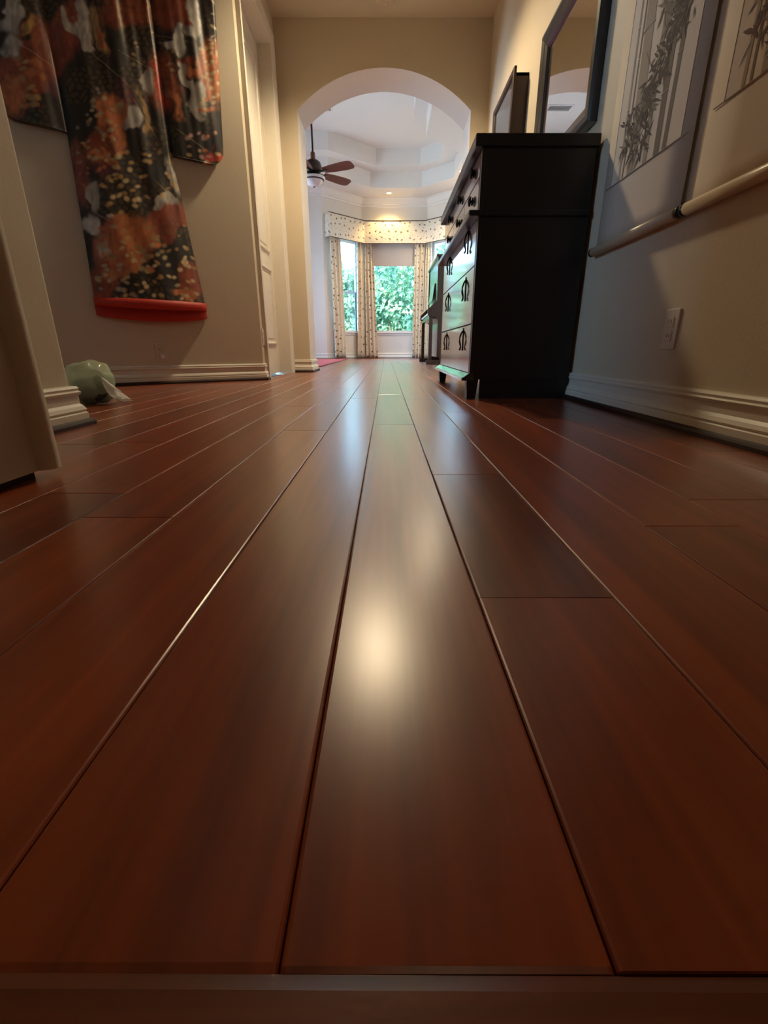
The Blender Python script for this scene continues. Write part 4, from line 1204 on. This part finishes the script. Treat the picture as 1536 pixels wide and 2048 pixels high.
KTOP = 2.26
kim = tag(empty('kimono', (*(KA + KD * 0.70 + KN * 0.04), 0.38)), 'black and orange patterned kimono with red hem hung on the slanted wall', 'kimono')
def fold_h(s, z):
    """height of the cloth off its backing: soft vertical folds, deeper high up"""
    up = np.clip((z - 0.9) / 1.0, 0, 1)
    f = .006 * np.sin(s * 31 + 2.2 * np.sin(z * 2.1)) * (.4 + .6 * np.sin(s * 7 + z * 2) ** 2) + .0025 * np.sin(s * 67 + z * 4 + 2 * np.sin(s * 9)) + .0012 * np.sin(s * 118 - z * 7)
    lo = .004 * np.sin(s * 19 + z * 4) + .003 * np.sin(s * 41 - z * 9)
    return f * up + lo * (1 - up)
def cloth_part(name, sl, sr, zb_fn, zt, ns, nz, bulge, parent, back=0.012):
    T = np.linspace(0, 1, ns + 1)[:, None]; Z = np.linspace(0, 1, nz + 1)[None, :]
    zb = zb_fn(T)
    z = zb + (zt - zb) * Z
    a = sl(z); b = sr(z)
    s = a + (b - a) * T
    e = np.clip(np.minimum(T, 1 - T) / .06, 0, 1) ** .5
    off = .014 + (bulge(T, z) + .016 + fold_h(s, z)) * e
    off = np.maximum(off, .006)
    flat = np.stack([KA.x + KD.x * s + KN.x * .05, KA.y + KD.y * s + KN.y * .05, z], -1)
    P = np.stack([KA.x + KD.x * s + KN.x * off, KA.y + KD.y * s + KN.y * off, z], -1)
    Bk = np.stack([KA.x + KD.x * s + KN.x * back, KA.y + KD.y * s + KN.y * back, z], -1)
    n, k = ns + 1, nz + 1
    V = P.reshape(-1, 3); idx = np.arange(n * k).reshape(n, k)
    F = np.stack([idx[:-1, :-1], idx[1:, :-1], idx[1:, 1:], idx[:-1, 1:]], -1).reshape(-1, 4)
    ring = np.concatenate([idx[:, 0], idx[-1, 1:], idx[::-1, -1][1:], idx[0, ::-1][1:-1]])
    # back sheet: boundary ring pushed to the wall side, closed with one face
    Vb = Bk.reshape(-1, 3)[ring]; m = len(ring); base_ = n * k
    faces = [tuple(map(int, q)) for q in F]
    faces += [(int(ring[i]), int(ring[(i + 1) % m]), base_ + (i + 1) % m, base_ + i) for i in range(m)]
    faces.append(tuple(base_ + i for i in reversed(range(m))))
    me = bpy.data.meshes.new(name); me.from_pydata([tuple(v) for v in np.vstack([V, Vb])], [], faces)
    me.materials.append(M_KIMONO)
    col = print_colour(flat).reshape(-1, 3); colb = col[ring] * .8
    ca = me.color_attributes.new('print', 'FLOAT_COLOR', 'POINT')
    rgba = np.ones((len(V) + m, 4), np.float32); rgba[:len(V), :3] = col; rgba[len(V):, :3] = colb
    ca.data.foreach_set('color', rgba.ravel())
    me.polygons.foreach_set('use_smooth', [True] * len(F) + [False] * (len(faces) - len(F)))
    me.update()
    o = bpy.data.objects.new(name, me); COL.objects.link(o); attach(o, parent)
    return o
def lin(z, pts):
    zs = [p[0] for p in pts]; vs = [p[1] for p in pts]
    return np.interp(z, zs, vs)
bsr = lambda z: lin(z, [(.40, .375), (.50, .377), (.91, .424), (1.29, .462), (2.3, .47)])
bsl = lambda z: lin(z, [(.40, 1.01), (.47, 1.008), (.955, .994), (1.29, .985), (2.3, .98)])
hem_z = lambda T: .475 - .0 * T
body_bulge = lambda T, z: (.020 + .060 * np.clip((1.25 - z) / .8, 0, 1) ** 1.4) * np.sin(PI * T) ** .8
cloth_part('body', bsr, bsl, lambda T: .478 + 0 * T, KTOP, 190, 460, body_bulge, kim)
def slz(out_at_one, r=.10):
    # rounded outer bottom corner
    def f(T):
        d_ = (1 - T) if out_at_one else T
        w = .30 * d_
        return 1.287 + np.where(w < r, r - np.sqrt(np.maximum(r * r - (r - w) ** 2, 0)), 0)
    return f
cloth_part('sleeve', lambda z: lin(z, [(1.28, .150), (1.36, .150), (2.3, .10)]), lambda z: 0 * z + .468, slz(False), KTOP, 90, 240, lambda T, z: .022 * np.sin(PI * T) ** .7, kim)
cloth_part('sleeve', lambda z: 0 * z + .975, lambda z: lin(z, [(1.28, 1.255), (1.50, 1.245), (2.3, 1.30)]), slz(True, .07), KTOP, 90, 240, lambda T, z: .022 * np.sin(PI * T) ** .7, kim)
# padded red hem: a fat roll that bows out with the robe, then tucks back to the wall
hm = MB(); rows = []; lin_rows = []
nH = 60
for i in range(nH + 1):
    T = i / nH
    s = .372 + (1.012 - .372) * T
    e = min(1, min(T, 1 - T) / .06) ** .5
    b = .014 + (float(body_bulge(np.array(T), np.array(.47))) + .018) * e
    up_ = .010 * (1 - math.sin(PI * T))
    sec = [(b - .002, .500), (b + .009, .494), (b + .014, .478), (b + .013, .460), (b + .006, .446 + up_), (b - .003, .444 + up_), (b - .010, .452 + up_), (b - .012, .47), (b - .009, .495)]
    sec = [(max(o_, .012), z) for o_, z in sec]
    rows.append([(KA.x + KD.x * s + KN.x * o_, KA.y + KD.y * s + KN.y * o_, z) for o_, z in sec])
    dip = .030 * math.sin(PI * T) ** .7
    bk = .010 + .35 * (b - .014)
    lin_rows.append([(KA.x + KD.x * s + KN.x * o_, KA.y + KD.y * s + KN.y * o_, z) for o_, z in ((bk - .002, .50), (bk, .44 - dip * .5), (bk + .004, .416 - dip), (bk - .001, .408 - dip), (bk - .006, .414 - dip), (bk - .006, .50))])
rows = [r + r[:1] for r in rows]
hm.grid(rows); kk = len(rows[0]) - 1
hm.f.append(tuple(range(kk))); hm.m.append(0); hm.s.append(False)
hm.f.append(tuple(nH * (kk + 1) + j for j in reversed(range(kk)))); hm.m.append(0); hm.s.append(False)
ho = hm.build('red_hem', M_RED, kim); ho['label'] = 'padded bright red hem'
lo_ = MB().grid([r + r[:1] for r in lin_rows]).build('red_lining', M_RED, kim)
# rod through the sleeves
rod = tag(empty('kimono_rod', (*(KA + KD * .69 + KN * .03), KTOP)), 'dark pole holding up the kimono sleeves', 'rod')
ra = KA + KD * .03 + KN * .03; rb = KA + KD * 1.38 + KN * .03
MB().tube([(*ra, KTOP + .014), (*rb, KTOP + .014)], .012, 12).build('pole', M_BOXWOOD, rod)
for p in (ra, rb):
    MB().lathe([(0, -.02), (.018, -.018), (.02, 0), (.018, .018), (0, .02)], (*p, KTOP + .012), axis=(KD.x, KD.y, 0), n=16).build('end_cap', M_BOXWOOD, rod)

# ================================================================== green plastic bag on the floor
bag = tag(empty('plastic_bag', (-1.235, 1.98, 0)), 'crumpled pale green plastic bag on the floor beside the left wall end', 'bag')
def blob(cx, cy, cz, rx, ry, rz, seed, amp, nu=40, nv=24, flat=True, sq=.75):
    rows = []
    for i in range(nu):
        th_ = 2 * PI * i / nu; row = []
        for j in range(nv + 1):
            ph = PI * j / nv
            d_ = Vector((math.sin(ph) * math.cos(th_), math.sin(ph) * math.sin(th_), math.cos(ph)))
            q = Vector([math.copysign(abs(c) ** sq, c) for c in d_])
            nz_ = noise.noise((d_ * 2.1 + Vector((seed, 0, 0)))) + .5 * abs(noise.noise(d_ * 5 + Vector((0, seed, 0))))
            r_ = 1 + amp * nz_
            z = cz + q.z * rz * r_
            if flat: z = max(z, 0.002)
            row.append((cx + q.x * rx * r_, cy + q.y * ry * r_, z))
        rows.append(row)
    return MB().grid(rows, closed_u=True)
blob(-1.235, 1.98, .085, .082, .075, .082, 3.1, .20).build('film', M_BAG, bag)
blob(-1.225, 1.98, .055, .066, .060, .05, 8.2, .25, 28, 16).build('contents', M_STONE, bag)
fl = MB(); rows = []
for i in range(13):
    t = i / 12; row = []
    for j in range(9):
        u = j / 8
        x = -1.165 + .085 * t + .012 * math.sin(9 * u + 3 * t)
        y = 1.965 + .02 * math.sin(7 * t + 5 * u) - .05 * (u - .5) * (1 - .4 * t)
        z = .004 + (.115 - .085 * t) * u * (1 - .35 * t) + .008 * abs(math.sin(8 * t + 6 * u))
        row.append((x, y, z))
    rows.append(row)
fl.grid(rows)
flo = fl.build('loose_flap', M_FLAP, bag)
flo.modifiers.new('thickness', 'SOLIDIFY').thickness = 0.0008
